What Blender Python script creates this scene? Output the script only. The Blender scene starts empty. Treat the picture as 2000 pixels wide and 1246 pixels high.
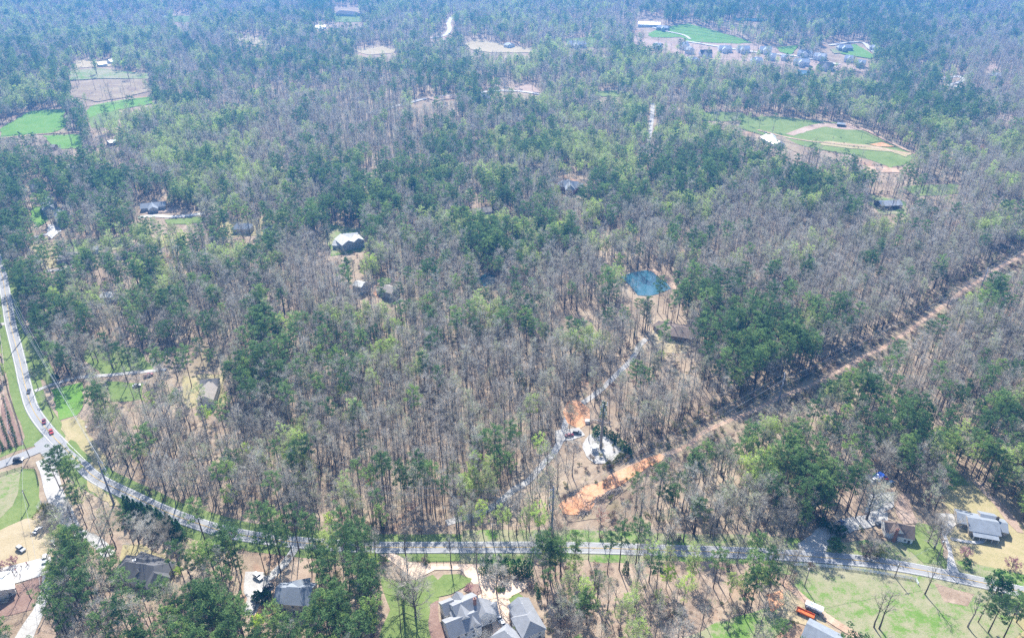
import bpy, bmesh, math, random
import numpy as np
from mathutils import Vector, Matrix
random.seed(11); np.random.seed(11)
R = math.radians
C = bpy.context.scene.collection
scene = bpy.context.scene

# ------------------------------------------------------------------ camera
HC = 250.0; TH = R(30.0); F = 1400.0; CT, ST = math.cos(TH), math.sin(TH)
cd = bpy.data.cameras.new('camera'); cam = bpy.data.objects.new('camera', cd); C.objects.link(cam)
cd.sensor_fit = 'HORIZONTAL'; cd.sensor_width = 36; cd.lens = 36*F/2000
cd.clip_start = 1; cd.clip_end = 20000
cam.location = (0, 0, HC); cam.rotation_euler = (R(90)-TH, 0, 0)
scene.camera = cam
# ------------------------------------------------------------------ sky and sun
SUN_EL = R(44); SUN_AZ = R(10.5)      # sun ahead of the camera, a little to the left
w = bpy.data.worlds.new("World"); scene.world = w; w.use_nodes = True
nt = w.node_tree; bg = nt.nodes['Background']
sky = nt.nodes.new('ShaderNodeTexSky'); sky.sky_type = 'NISHITA'; sky.sun_disc = False
sky.sun_elevation = SUN_EL; sky.sun_rotation = -SUN_AZ
nt.links.new(sky.outputs[0], bg.inputs[0]); bg.inputs[1].default_value = 0.13
sl = bpy.data.lights.new('sun', 'SUN'); sl.energy = 5.0; sl.angle = R(0.5); sl.color = (1.0, 0.955, 0.88)
so = bpy.data.objects.new('sun', sl); C.objects.link(so)
sd = Vector((-math.sin(SUN_AZ)*math.cos(SUN_EL), math.cos(SUN_AZ)*math.cos(SUN_EL), math.sin(SUN_EL)))
so.rotation_euler = sd.to_track_quat('Z', 'Y').to_euler(); so.location = (0, 300, 400)
vs = scene.view_settings
vs.view_transform = 'Standard'; vs.look = 'None'; vs.gamma = 1; vs.use_curve_mapping = False; vs.exposure = 1.15
cy = scene.cycles
cy.max_bounces = 4; cy.diffuse_bounces = 2; cy.glossy_bounces = 1; cy.transmission_bounces = 2; cy.volume_bounces = 0
cy.caustics_reflective = False; cy.caustics_refractive = False
HAZE_DENSITY = 0.00026
cy.use_denoising = False

# ------------------------------------------------------------------ terrain and photo-to-ground helpers
def sm(t): return t*t*(3-2*t)
def H(x, y):
    x = np.asarray(x, float); y = np.asarray(y, float)
    a = sm(np.clip((y-420)/700, 0, 1))
    return a*(7*np.sin(x/170+1.1)*np.cos(y/210+.4) + 6*np.sin(x/310-y/260+2.0) + 3*np.sin(x/90+y/120)) \
         + sm(np.clip((y-2600)/1800, 0, 1))*25
def P(px, py, z=0.0):
    """world point seen at photo pixel (px,py), z metres above the terrain"""
    u = (px-1000)/F; v = (py-623)/F
    d = (u, CT-v*ST, -ST-v*CT); h = 0.0
    for _ in range(12):
        t = (h+z-HC)/d[2]
        h = float(H(d[0]*t, d[1]*t))
    t = (h+z-HC)/d[2]
    return Vector((d[0]*t, d[1]*t, h+z))
def proj(x, y, z):
    zc = y*CT+(HC-z)*ST; yc = (HC-z)*CT-y*ST
    return 1000+F*x/zc, 623+F*yc/zc, zc
_T = np.random.RandomState(5).rand(256, 256)
def vnoise(x, y, s, seed=0):
    x = np.asarray(x)/s+seed*17.3+1000; y = np.asarray(y)/s+seed*9.1+1000
    i = np.floor(x).astype(int); j = np.floor(y).astype(int); fx = sm(x-i); fy = sm(y-j)
    g = lambda a, b: _T[a % 256, b % 256]
    return (g(i, j)*(1-fx)+g(i+1, j)*fx)*(1-fy)+(g(i, j+1)*(1-fx)+g(i+1, j+1)*fx)*fy

# ------------------------------------------------------------------ materials
def newmat(name):
    m = bpy.data.materials.new(name); m.use_nodes = True
    n = m.node_tree; n.nodes.clear()
    out = n.nodes.new('ShaderNodeOutputMaterial'); return m, n, out
def ramp(n, fac, stops):
    r = n.nodes.new('ShaderNodeValToRGB'); e = r.color_ramp.elements
    while len(e) < len(stops): e.new(0.5)
    for k, (p, c) in enumerate(stops): e[k].position = p; e[k].color = (*c, 1)
    n.links.new(fac, r.inputs[0]); return r.outputs[0]
def noise(n, scale, detail=4, rough=.6, vec=None, dist=0):
    t = n.nodes.new('ShaderNodeTexNoise'); t.inputs['Scale'].default_value = scale
    t.inputs['Detail'].default_value = detail; t.inputs['Roughness'].default_value = rough; t.inputs['Distortion'].default_value = dist
    if vec is not None: n.links.new(vec, t.inputs['Vector'])
    return t.outputs[0]
def mixc(n, fac, a, b, mode='MIX'):
    m = n.nodes.new('ShaderNodeMix'); m.data_type = 'RGBA'; m.blend_type = mode
    if isinstance(fac, float): m.inputs[0].default_value = fac
    else: n.links.new(fac, m.inputs[0])
    for s, k in ((a, 6), (b, 7)):
        if isinstance(s, tuple): m.inputs[k].default_value = (*s, 1)
        else: n.links.new(s, m.inputs[k])
    return m.outputs[2]
def princ(n, out, col, rough=.8, metal=0., spec=.3, bump=None, bstr=.4, bdist=.3):
    b = n.nodes.new('ShaderNodeBsdfPrincipled')
    if isinstance(col, tuple): b.inputs['Base Color'].default_value = (*col, 1)
    else: n.links.new(col, b.inputs['Base Color'])
    b.inputs['Roughness'].default_value = rough; b.inputs['Metallic'].default_value = metal
    b.inputs['Specular IOR Level'].default_value = spec
    if bump is not None:
        u = n.nodes.new('ShaderNodeBump'); u.inputs['Strength'].default_value = bstr; u.inputs['Distance'].default_value = bdist
        n.links.new(bump, u.inputs['Height']); n.links.new(u.outputs[0], b.inputs['Normal'])
    n.links.new(b.outputs[0], out.inputs[0]); return b
def ground_mat(name, stops, s1=.03, s2=.35, extra=None, bstr=.5, fine=2.2):
    """large patches x small mottling, all in world metres"""
    m, n, out = newmat(name)
    g = n.nodes.new('ShaderNodeNewGeometry').outputs['Position']
    a = noise(n, s1, 5, .65, g, .6); b = noise(n, s2, 6, .7, g); f = noise(n, fine, 3, .7, g)
    ma = n.nodes.new('ShaderNodeMath'); ma.operation = 'MULTIPLY_ADD'; n.links.new(b, ma.inputs[0]); ma.inputs[1].default_value = .75
    n.links.new(a, ma.inputs[2])
    mb = n.nodes.new('ShaderNodeMath'); mb.operation = 'MULTIPLY_ADD'; n.links.new(f, mb.inputs[0]); mb.inputs[1].default_value = .5
    n.links.new(ma.outputs[0], mb.inputs[2])
    mc = n.nodes.new('ShaderNodeMapRange'); n.links.new(mb.outputs[0], mc.inputs[0])
    mc.inputs[1].default_value = .68; mc.inputs[2].default_value = 1.55
    c = ramp(n, mc.outputs[0], stops)
    if extra: c = extra(n, g, c)
    princ(n, out, c, .95, spec=.05, bump=f, bstr=bstr, bdist=.4); return m
def simple(name, col, rough=.7, metal=0., var=.18, scale=.6, spec=.3, bump=0.):
    m, n, out = newmat(name)
    tc = n.nodes.new('ShaderNodeTexCoord').outputs['Object']
    f = noise(n, scale, 5, .65, tc)
    a = tuple(max(0, c*(1-var)) for c in col); b = tuple(min(1, c*(1+var)) for c in col)
    c = ramp(n, f, [(.3, a), (.7, b)])
    princ(n, out, c, rough, metal, spec, f if bump else None, bump, .1); return m
def leafmat(name, stops, trans=.35, rnd=True, pos=False):
    m, n, out = newmat(name)
    oi = n.nodes.new('ShaderNodeObjectInfo').outputs['Random']
    g = n.nodes.new('ShaderNodeNewGeometry').outputs['Position']
    f = noise(n, .9, 2, .6, g)
    mr = n.nodes.new('ShaderNodeMath'); mr.operation = 'MULTIPLY_ADD'; n.links.new(f, mr.inputs[0]); mr.inputs[1].default_value = .5
    sub = n.nodes.new('ShaderNodeMath'); sub.operation = 'MULTIPLY_ADD'; n.links.new(oi, sub.inputs[0]); sub.inputs[1].default_value = .9; sub.inputs[2].default_value = -.2
    n.links.new(sub.outputs[0], mr.inputs[2])
    c = ramp(n, mr.outputs[0], stops)
    d = n.nodes.new('ShaderNodeBsdfDiffuse'); n.links.new(c, d.inputs[0])
    t = n.nodes.new('ShaderNodeBsdfTranslucent'); n.links.new(c, t.inputs[0])
    x = n.nodes.new('ShaderNodeMixShader'); x.inputs[0].default_value = trans
    n.links.new(d.outputs[0], x.inputs[1]); n.links.new(t.outputs[0], x.inputs[2]); n.links.new(x.outputs[0], out.inputs[0])
    return m
def road_mat():
    m, n, out = newmat('asphalt')
    g = n.nodes.new('ShaderNodeNewGeometry').outputs['Position']
    a = noise(n, .12, 5, .6, g); b = noise(n, 3, 3, .7, g)
    c = mixc(n, b, ramp(n, a, [(.3, (.24, .245, .25)), (.7, (.33, .33, .33))]), (.29, .29, .295))
    princ(n, out, c, .85, spec=.25, bump=b, bstr=.2, bdist=.05); return m
def roof_mat(name, col):
    m, n, out = newmat(name)
    tc = n.nodes.new('ShaderNodeTexCoord').outputs['Object']
    f = noise(n, .35, 6, .7, tc); k = noise(n, 5., 2, .6, tc)
    wv = n.nodes.new('ShaderNodeTexWave'); wv.bands_direction = 'Z'; wv.inputs['Scale'].default_value = 3.0; wv.inputs['Distortion'].default_value = .6
    n.links.new(tc, wv.inputs['Vector'])
    a = ramp(n, f, [(.3, tuple(c*.8 for c in col)), (.75, tuple(min(1, c*1.2) for c in col))])
    c = mixc(n, .12, a, ramp(n, k, [(.35, (.03, .03, .03)), (.65, tuple(min(1, c*1.6) for c in col))]))
    c = mixc(n, .10, c, wv.outputs[0], 'MULTIPLY')
    princ(n, out, c, .85, spec=.2, bump=k, bstr=.15, bdist=.05); return m
def siding_mat(name, col):
    m, n, out = newmat(name)
    tc = n.nodes.new('ShaderNodeTexCoord').outputs['Object']
    wv = n.nodes.new('ShaderNodeTexWave'); wv.bands_direction = 'Z'; wv.inputs['Scale'].default_value = 2.2
    n.links.new(tc, wv.inputs['Vector'])
    f = noise(n, .5, 4, .6, tc)
    c = ramp(n, f, [(.3, tuple(c*.9 for c in col)), (.7, col)])
    c = mixc(n, .12, c, wv.outputs[0], 'MULTIPLY')
    princ(n, out, c, .7, bump=wv.outputs[0], bstr=.2, bdist=.03); return m
def metal_roof(name, col):
    m, n, out = newmat(name)
    tc = n.nodes.new('ShaderNodeTexCoord').outputs['Object']
    wv = n.nodes.new('ShaderNodeTexWave'); wv.bands_direction = 'X'; wv.inputs['Scale'].default_value = 1.0; n.links.new(tc, wv.inputs['Vector'])
    f = noise(n, .25, 5, .7, tc)
    c = ramp(n, f, [(.35, tuple(c*.75 for c in col)), (.7, col)])
    princ(n, out, c, .45, .3, .4, wv.outputs[0], .3, .05); return m

M = {}
def litter_extra(n, g, c):
    f = ramp(n, noise(n, .016, 4, .6, g, .5), [(.60, (0, 0, 0)), (.72, (.8, .8, .8))])
    c = mixc(n, f, c, (.40, .21, .13))
    f2 = ramp(n, noise(n, .022, 3, .5, g), [(.60, (0, 0, 0)), (.75, (.5, .5, .5))])
    return mixc(n, f2, c, (.17, .17, .07))
M['litter'] = ground_mat('leaf_litter', [(.0, (.11, .085, .065)), (.35, (.24, .18, .13)), (.6, (.35, .275, .20)), (1., (.48, .40, .30))], extra=litter_extra)
M['pinestraw'] = ground_mat('pine_straw', [(.0, (.12, .08, .055)), (.35, (.26, .19, .14)), (.65, (.37, .285, .215)), (1., (.48, .40, .31))], .06, .4)
M['lawn'] = ground_mat('lawn_grass', [(0, (.085, .12, .04)), (.4, (.14, .20, .06)), (.7, (.20, .25, .09)), (1, (.31, .30, .17))], .05, .5)
M['bright'] = ground_mat('bright_grass', [(0, (.08, .17, .03)), (.4, (.12, .25, .04)), (.7, (.17, .28, .07)), (1, (.27, .30, .12))], .05, .5)
M['patchy'] = ground_mat('patchy_grass', [(0, (.09, .17, .04)), (.38, (.14, .24, .055)), (.52, (.26, .26, .15)), (1, (.38, .33, .23))], .045, .3)
M['dormant'] = ground_mat('dormant_grass', [(0, (.22, .20, .10)), (.4, (.33, .29, .15)), (.7, (.41, .34, .20)), (1, (.48, .38, .26))], .04, .4)
M['straw'] = ground_mat('dry_field', [(0, (.30, .24, .14)), (.5, (.40, .33, .21)), (1, (.50, .42, .31))], .02, .2)
M['clay'] = ground_mat('red_clay', [(0, (.30, .11, .05)), (.35, (.50, .24, .12)), (.65, (.60, .35, .21)), (1, (.70, .50, .36))], .08, .35)
M['palecl'] = ground_mat('pale_clay', [(0, (.24, .17, .12)), (.5, (.38, .28, .22)), (1, (.50, .42, .35))], .03, .3)
M['mulch'] = ground_mat('mulch', [(0, (.15, .09, .075)), (.5, (.25, .165, .135)), (1, (.36, .26, .21))], .1, .8)
M['gravel'] = ground_mat('gravel', [(0, (.24, .22, .20)), (.4, (.38, .365, .345)), (.75, (.50, .485, .46)), (1, (.60, .58, .55))], .12, .7)
M['rut'] = ground_mat('dirt_track', [(0, (.22, .15, .10)), (.4, (.40, .27, .19)), (.7, (.50, .37, .27)), (1, (.60, .50, .40))], .10, .5)
M['brush'] = ground_mat('brush_ground', [(0, (.12, .09, .07)), (.35, (.23, .17, .13)), (.65, (.32, .26, .17)), (1, (.46, .36, .27))], .05, .5)
M['concrete'] = ground_mat('concrete', [(0, (.42, .40, .37)), (.5, (.52, .50, .47)), (1, (.62, .60, .57))], .08, .7, bstr=.1)
M['peach'] = ground_mat('pea_gravel', [(0, (.52, .38, .27)), (.5, (.66, .50, .37)), (1, (.74, .60, .48))], .05, .5, bstr=.2)
M['asphalt'] = road_mat()
def paint(name, col):
    m, n, out = newmat(name)
    g = n.nodes.new('ShaderNodeNewGeometry').outputs['Position']
    f = noise(n, 1.5, 4, .7, g)
    princ(n, out, ramp(n, f, [(.3, tuple(c*.75 for c in col)), (.6, col)]), .7); return m
M['wline'] = paint('white_road_paint', (.72, .72, .70)); M['yline'] = paint('yellow_road_paint', (.62, .42, .10))
def water_mat():
    m, n, out = newmat('pond_water')
    g = n.nodes.new('ShaderNodeNewGeometry').outputs['Position']
    f = noise(n, .6, 3, .5, g)
    b = princ(n, out, (.035, .12, .165), .08, spec=.7, bump=f, bstr=.08, bdist=.1)
    return m
M['water'] = water_mat()
BARK = [(.0, (.07, .06, .052)), (.5, (.14, .12, .105)), (1., (.27, .24, .215))]
M['bark'] = leafmat('bark', BARK, 0)
M['pbark'] = leafmat('pine_bark', [(0, (.06, .045, .04)), (1, (.13, .09, .075))], 0)
M['twig'] = leafmat('bare_twigs', [(0, (.36, .32, .26)), (.45, (.50, .455, .39)), (.8, (.60, .57, .50)), (1, (.52, .53, .38))], .35)
M['needle'] = leafmat('pine_needles', [(0, (.08, .15, .06)), (.5, (.15, .25, .095)), (.85, (.23, .35, .12)), (1, (.32, .43, .11))], .5)
M['spring'] = leafmat('spring_leaves', [(0, (.38, .44, .18)), (.45, (.46, .56, .20)), (.8, (.52, .68, .18)), (1, (.60, .76, .12))], .5)
M['bud'] = leafmat('bud_haze', [(0, (.33, .33, .20)), (.5, (.38, .41, .23)), (1, (.42, .48, .24))], .45)
M['lime'] = leafmat('lime_leaves', [(0, (.38, .56, .07)), (1, (.50, .68, .10))], .5)
M['dark'] = leafmat('dark_evergreen', [(0, (.03, .09, .03)), (.6, (.06, .15, .05)), (1, (.10, .21, .07))], .35)
M['olive'] = leafmat('olive_evergreen', [(0, (.10, .13, .03)), (1, (.20, .21, .06))], .3)
M['pinkbud'] = leafmat('pink_blossom', [(0, (.34, .16, .19)), (1, (.48, .28, .31))], .4)
M['redbud'] = leafmat('red_buds', [(0, (.36, .10, .07)), (1, (.46, .19, .14))], .4)
M['whitebl'] = leafmat('white_blossom', [(0, (.55, .57, .48)), (1, (.72, .72, .66))], .4)
M['brownbr'] = leafmat('brown_brush', [(0, (.14, .095, .075)), (.5, (.24, .17, .13)), (.8, (.30, .24, .16)), (1, (.20, .24, .08))], .2)
M['deadwood'] = simple('dead_wood', (.52, .47, .42)); M['wood'] = simple('weathered_wood', (.24, .20, .17)); M['dwood'] = simple('dark_wood', (.07, .055, .045))
M['roof_dark'] = roof_mat('dark_shingles', (.13, .13, .135)); M['roof_grey'] = roof_mat('grey_shingles', (.28, .29, .31)); M['roof_slate'] = roof_mat('slate_shingles', (.26, .29, .33))
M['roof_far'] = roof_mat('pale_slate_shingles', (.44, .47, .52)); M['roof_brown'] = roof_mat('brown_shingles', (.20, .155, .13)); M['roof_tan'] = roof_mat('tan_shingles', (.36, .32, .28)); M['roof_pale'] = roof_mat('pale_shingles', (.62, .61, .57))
M['roof_white'] = metal_roof('white_metal_roof', (.74, .75, .76)); M['roof_metal'] = metal_roof('galvanised_roof', (.40, .42, .45))
M['white'] = siding_mat('white_siding', (.82, .82, .80)); M['cream'] = siding_mat('cream_siding', (.60, .56, .48)); M['grey'] = siding_mat('grey_siding', (.42, .43, .44))
M['blue'] = siding_mat('blue_siding', (.36, .42, .47)); M['brown'] = siding_mat('brown_siding', (.22, .16, .12)); M['brick'] = siding_mat('brick', (.34, .17, .13)); M['tanw'] = siding_mat('tan_siding', (.46, .40, .33))
M['glass'] = simple('window_glass', (.04, .05, .06), .1, spec=.6); M['trim'] = simple('white_trim', (.78, .78, .77))
M['steel'] = simple('weathered_steel', (.20, .22, .27), .55); M['pole'] = simple('pole_wood', (.27, .23, .20)); M['wire'] = simple('wire', (.40, .41, .43), .5)
M['insul'] = simple('insulator', (.66, .68, .72), .3); M['tyre'] = simple('tyre_rubber', (.02, .02, .02)); M['black'] = simple('black_fence', (.03, .028, .026)); M['chrome'] = simple('lamp_glass', (.75, .75, .72), .2)
def carpaint(name, c): return simple(name, c, .3, .1, .03, .5, .6)
for k, c in dict(car_red=(.42, .03, .03), car_white=(.78, .78, .78), car_black=(.02, .022, .03), car_grey=(.09, .10, .12), car_silver=(.42, .44, .46), car_maroon=(.20, .03, .05), car_blue=(.04, .08, .18), car_orange=(.70, .16, .03), tarp=(.02, .10, .55), green=(.25, .34, .30)).items(): M[k] = carpaint(k, c)
M['skin'] = simple('skin', (.45, .28, .20)); M['shirt_red'] = simple('red_cloth', (.55, .06, .07)); M['shirt_dark'] = simple('dark_cloth', (.05, .05, .07)); M['horse'] = simple('horse_coat', (.10, .05, .03))

# ------------------------------------------------------------------ object helpers
def tag(o, label=None, cat=None, group=None, kind=None):
    if label: o['label'] = label
    if cat: o['category'] = cat
    if group: o['group'] = group
    if kind: o['kind'] = kind
    return o
def empty(name, loc, label, cat, group=None, rz=0):
    o = bpy.data.objects.new(name, None); C.objects.link(o); o.location = loc; o.rotation_euler = (0, 0, rz); o.empty_display_size = 1
    return tag(o, label, cat, group)
class MB:
    def __init__(s): s.v = []; s.f = []; s.m = []; s.mats = []
    def mi(s, m):
        if m not in s.mats: s.mats.append(m)
        return s.mats.index(m)
    def add(s, vs, fs, m):
        b = len(s.v); k = s.mi(m); s.v += [tuple(v) for v in vs]; s.f += [tuple(b+i for i in f) for f in fs]; s.m += [k]*len(fs); return s
    def box(s, c, d, m, rz=0):
        x, y, z = d[0]/2, d[1]/2, d[2]/2; co, si = math.cos(rz), math.sin(rz)
        vs = []
        for a in (-1, 1):
            for b in (-1, 1):
                for e in (-1, 1):
                    X, Y = a*x, b*y; vs.append((c[0]+X*co-Y*si, c[1]+X*si+Y*co, c[2]+e*z))
        return s.add(vs, [(0, 1, 3, 2), (4, 6, 7, 5), (0, 4, 5, 1), (2, 3, 7, 6), (0, 2, 6, 4), (1, 5, 7, 3)], m)
    def tube(s, pts, rad, m, n=5, cap=True):
        pts = [Vector(p) for p in pts]; N = len(pts)
        if not isinstance(rad, (list, tuple)): rad = [rad]*N
        vs = []; fs = []
        for i, p in enumerate(pts):
            d = (pts[min(i+1, N-1)]-pts[max(i-1, 0)]).normalized()
            a = d.orthogonal().normalized() if abs(d.z) > .9 else d.cross(Vector((0, 0, 1))).normalized(); b = d.cross(a)
            if abs(d.z) > .9: a = (Vector((1, 0, 0))-d*d.x).normalized(); b = d.cross(a)
            for k in range(n):
                t = 2*math.pi*k/n; vs.append(p+(a*math.cos(t)+b*math.sin(t))*rad[i])
        for i in range(N-1):
            for k in range(n): fs.append((i*n+k, i*n+(k+1) % n, (i+1)*n+(k+1) % n, (i+1)*n+k))
        if cap: fs.append(tuple(range(n))[::-1]); fs.append(tuple((N-1)*n+k for k in range(n)))
        return s.add(vs, fs, m)
    def mesh(s, name):
        me = bpy.data.meshes.new(name); me.from_pydata(s.v, [], s.f); me.update()
        for m in s.mats: me.materials.append(m)
        me.polygons.foreach_set('material_index', s.m); return me
    def build(s, name, parent=None, loc=None, rz=0):
        o = bpy.data.objects.new(name, s.mesh(name)); C.objects.link(o)
        if parent: o.parent = parent
        if loc is not None: o.location = loc
        o.rotation_euler = (0, 0, rz); return o
def link(name, me, parent=None, loc=None, rz=0, sc=None):
    o = bpy.data.objects.new(name, me); C.objects.link(o)
    if parent: o.parent = parent
    if loc is not None: o.location = loc
    o.rotation_euler = (0, 0, rz)
    if sc is not None: o.scale = sc
    return o
def children(o): return list(o.children)
def copy_tree(o, parent=None):
    c = o.copy(); C.objects.link(c); c.parent = parent
    for ch in children(o): copy_tree(ch, c)
    return c

# ------------------------------------------------------------------ the ground
def axis(lo, hi, step, far_lo, far_hi):
    a = list(np.arange(lo, hi+step, step)); s = step; x = lo; L = []
    while x > far_lo: s *= 1.35; x -= s; L.append(max(x, far_lo))
    s = step; x = a[-1]; Rr = []
    while x < far_hi: s *= 1.35; x += s; Rr.append(min(x, far_hi))
    return np.array(L[::-1]+a+Rr)
gx = axis(-1740, 1740, 12, -8000, 8000); gy = axis(60, 2592, 12, -3000, 9000)
X, Y = np.meshgrid(gx, gy); Z = H(X, Y)
me = bpy.data.meshes.new('ground'); nx, ny = len(gx), len(gy)
idx = np.arange(nx*ny).reshape(ny, nx)
fs = np.stack([idx[:-1, :-1], idx[:-1, 1:], idx[1:, 1:], idx[1:, :-1]], -1).reshape(-1, 4)
me.from_pydata(np.stack([X, Y, Z], -1).reshape(-1, 3).tolist(), [], fs.tolist()); me.update()
me.materials.append(M['litter'])
o = link('ground', me); tag(o, kind='structure')
for p in me.polygons: p.use_smooth = True

# --- visible clearing masks in photo space (used only to decide where trees stand)
MW, MH = 1000, 623
KEEP = np.ones((MH+120, MW+200)); BASE = np.ones_like(KEEP)      # origin at photo (-200,0)
YY, XX = np.mgrid[0:KEEP.shape[0], 0:KEEP.shape[1]]; PXX = XX*2-200+1; PYY = YY*2+1
def pip(poly, X, Y):
    ins = np.zeros(X.shape, bool); n = len(poly)
    for i in range(n):
        x0, y0 = poly[i]; x1, y1 = poly[(i+1) % n]
        if y0 == y1: continue
        c = ((y0 > Y) != (y1 > Y)) & (X < (x1-x0)*(Y-y0)/(y1-y0)+x0); ins ^= c
    return ins
def clear(poly, keep=0.0, base_only=False):
    m = pip(poly, PXX, PYY)
    if base_only: BASE[m] = np.minimum(BASE[m], keep)
    else: KEEP[m] = np.minimum(KEEP[m], keep)
def look(A, px, py):
    j = np.clip(((px+200)/2).astype(int), 0, A.shape[1]-1); i = np.clip((py/2).astype(int), 0, A.shape[0]-1)
    return A[i, j]

def jag(poly, amp, step):
    out = []
    n = len(poly)
    for i in range(n):
        a = Vector(poly[i]); b = Vector(poly[(i+1) % n]); L = (b-a).length; k = max(1, int(L/step))
        for t in range(k):
            p = a.lerp(b, t/k); q = vnoise(p.x, p.y, step*1.3, 3)-.5, vnoise(p.x, p.y, step*1.3, 4)-.5
            out.append((p.x+float(q[0])*2*amp, p.y+float(q[1])*2*amp))
    return out
LAYER = dict(a=.05, b=.14, c=.23, d=.32)
NP = [0]
def uniq():
    NP[0] += 1; return (NP[0]*7 % 23)*.0035
def patch(name, poly, m, layer='a', keep=0., jg=1.2, base_only=False, mask=True, label=None, pts_world=None):
    if mask and pts_world is None: clear(poly, keep, base_only)
    pw = pts_world or [tuple(P(*p)[:2]) for p in poly]
    if jg: pw = jag(pw, jg, max(3, jg*3))
    bm = bmesh.new(); vs = [bm.verts.new((x, y, 0)) for x, y in pw]
    es = [bm.edges.new((vs[i], vs[(i+1) % len(vs)])) for i in range(len(vs))]
    bmesh.ops.triangle_fill(bm, edges=es, use_beauty=True)
    xs = [p[0] for p in pw]; ys = [p[1] for p in pw]
    if max(ys) > 420:
        for ax, lo, hi in ((0, min(xs), max(xs)), (1, min(ys), max(ys))):
            st = 12.0; off = -1740 if ax == 0 else 60
            k = math.floor((lo-off)/st)+1
            while off+k*st < hi:
                co = [0, 0, 0]; no = [0, 0, 0]; co[ax] = off+k*st; no[ax] = 1
                bmesh.ops.bisect_plane(bm, geom=bm.verts[:]+bm.edges[:]+bm.faces[:], plane_co=co, plane_no=no); k += 1
    L = LAYER[layer]+uniq()
    wz = max(float(H(v.co.x, v.co.y)) for v in bm.verts)+.25 if m == 'water' else None
    for v in bm.verts:
        z = float(H(v.co.x, v.co.y)); v.co.z = wz if wz is not None else z+L*(1 if v.co.y < 450 else 2.2 if v.co.y < 1000 else 4)
    for f in bm.faces:
        if f.normal.z < 0: f.normal_flip()
    me = bpy.data.meshes.new(name); bm.to_mesh(me); bm.free(); me.materials.append(M[m])
    o = link(name, me); tag(o, label, kind='structure'); return o
def spline(pts, step=4):
    pts = [Vector(p).to_2d() for p in pts]; q = [pts[0]*2-pts[1]]+pts+[pts[-1]*2-pts[-2]]; out = []
    for i in range(1, len(q)-2):
        a, b, c, d = q[i-1:i+3]; n = max(1, int((c-b).length/step))
        for k in range(n):
            t = k/n; out.append(.5*((2*b)+(c-a)*t+(2*a-5*b+4*c-d)*t*t+(3*b-a-3*c+d)*t**3))
    out.append(pts[-1]); return out
ROADS = []
def ribbon(name, pix, width, m, layer='c', buf=1.0, off=0., dash=None, kind='structure', reg=True, extra=0., world=None, label=None):
    c = world or spline([P(*p) for p in pix]); vs = []; fs = []
    if reg: ROADS.append((np.array([tuple(p) for p in c[::2]]), width/2+buf))
    nseg = 3 if width > 2 else 1
    extra += uniq() if m not in ('wline', 'yline') else .09
    for i, p in enumerate(c):
        d = (c[min(i+1, len(c)-1)]-c[max(i-1, 0)]).normalized(); nrm = Vector((-d.y, d.x))
        wj = width*(1+(.10*(float(vnoise(p.x, p.y, 9, 2))-.5) if m not in ('asphalt', 'wline', 'yline') else 0))
        for k in range(nseg+1):
            q = p+nrm*(off+wj*(k/nseg-.5)); s = 1 if q.y < 450 else 2.2 if q.y < 1000 else 4
            vs.append((q.x, q.y, float(H(q.x, q.y))+LAYER[layer]*s+extra*s))
    for i in range(len(c)-1):
        if dash and (i//2) % 2: continue
        for k in range(nseg): a = i*(nseg+1)+k; fs.append((a, a+1, a+nseg+2, a+nseg+1)[::-1])
    me = bpy.data.meshes.new(name); me.from_pydata(vs, [], fs); me.update(); me.materials.append(M[m])
    o = link(name, me); tag(o, label, kind=kind); return c

# main road (left bend, then across the bottom)
MAIN = [(-60, 420), (-18, 480), (2, 530), (12, 580), (20, 630), (31, 674), (40, 710), (50, 755), (64, 799), (91, 838), (120, 869), (150, 899), (188, 934), (262, 971), (318, 997), (375, 1019), (450, 1041), (550, 1056), (650, 1065), (740, 1069), (900, 1069), (1060, 1069), (1180, 1071), (1300, 1075), (1450, 1080), (1550, 1085), (1687, 1096), (1780, 1110), (1875, 1129), (1940, 1143), (2010, 1159), (2120, 1184), (2300, 1225)]
ctr = ribbon('road', MAIN, 6.7, 'asphalt', 'c', 2.5)
ribbon('road_marking', None, .22, 'wline', 'c', off=2.85, extra=.03, world=ctr, reg=False)
ribbon('road_marking', None, .22, 'wline', 'c', off=-2.85, extra=.03, world=ctr, reg=False)
ribbon('road_marking', None, .26, 'yline', 'c', off=0, extra=.03, world=ctr, reg=False)
sc2 = ribbon('road', [(-120, 930), (-60, 920), (0, 908), (32, 896), (70, 880), (112, 864)], 6.8, 'asphalt', 'c', 2.5, extra=-.02)
ribbon('road_marking', None, .3, 'wline', 'c', off=0, extra=.03, world=sc2[:-9], reg=False)
patch('road', [(66, 868), (92, 848), (118, 866), (140, 888), (112, 906), (92, 898), (78, 884)], 'asphalt', 'b', jg=0)
for poly in ([(0, 560), (30, 560), (150, 895), (250, 950), (385, 1012), (380, 1035), (250, 985), (120, 905), (60, 900), (0, 925), (0, 890), (75, 870), (30, 760)],
             [(745, 1052), (1035, 1052), (1035, 1095), (745, 1095)], [(1155, 1062), (1210, 1062), (1195, 1086), (1150, 1086)],
             [(1590, 1078), (1700, 1086), (1900, 1125), (2010, 1146), (2010, 1172), (1870, 1142), (1690, 1110), (1580, 1103)]): clear(poly, 0.)
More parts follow.
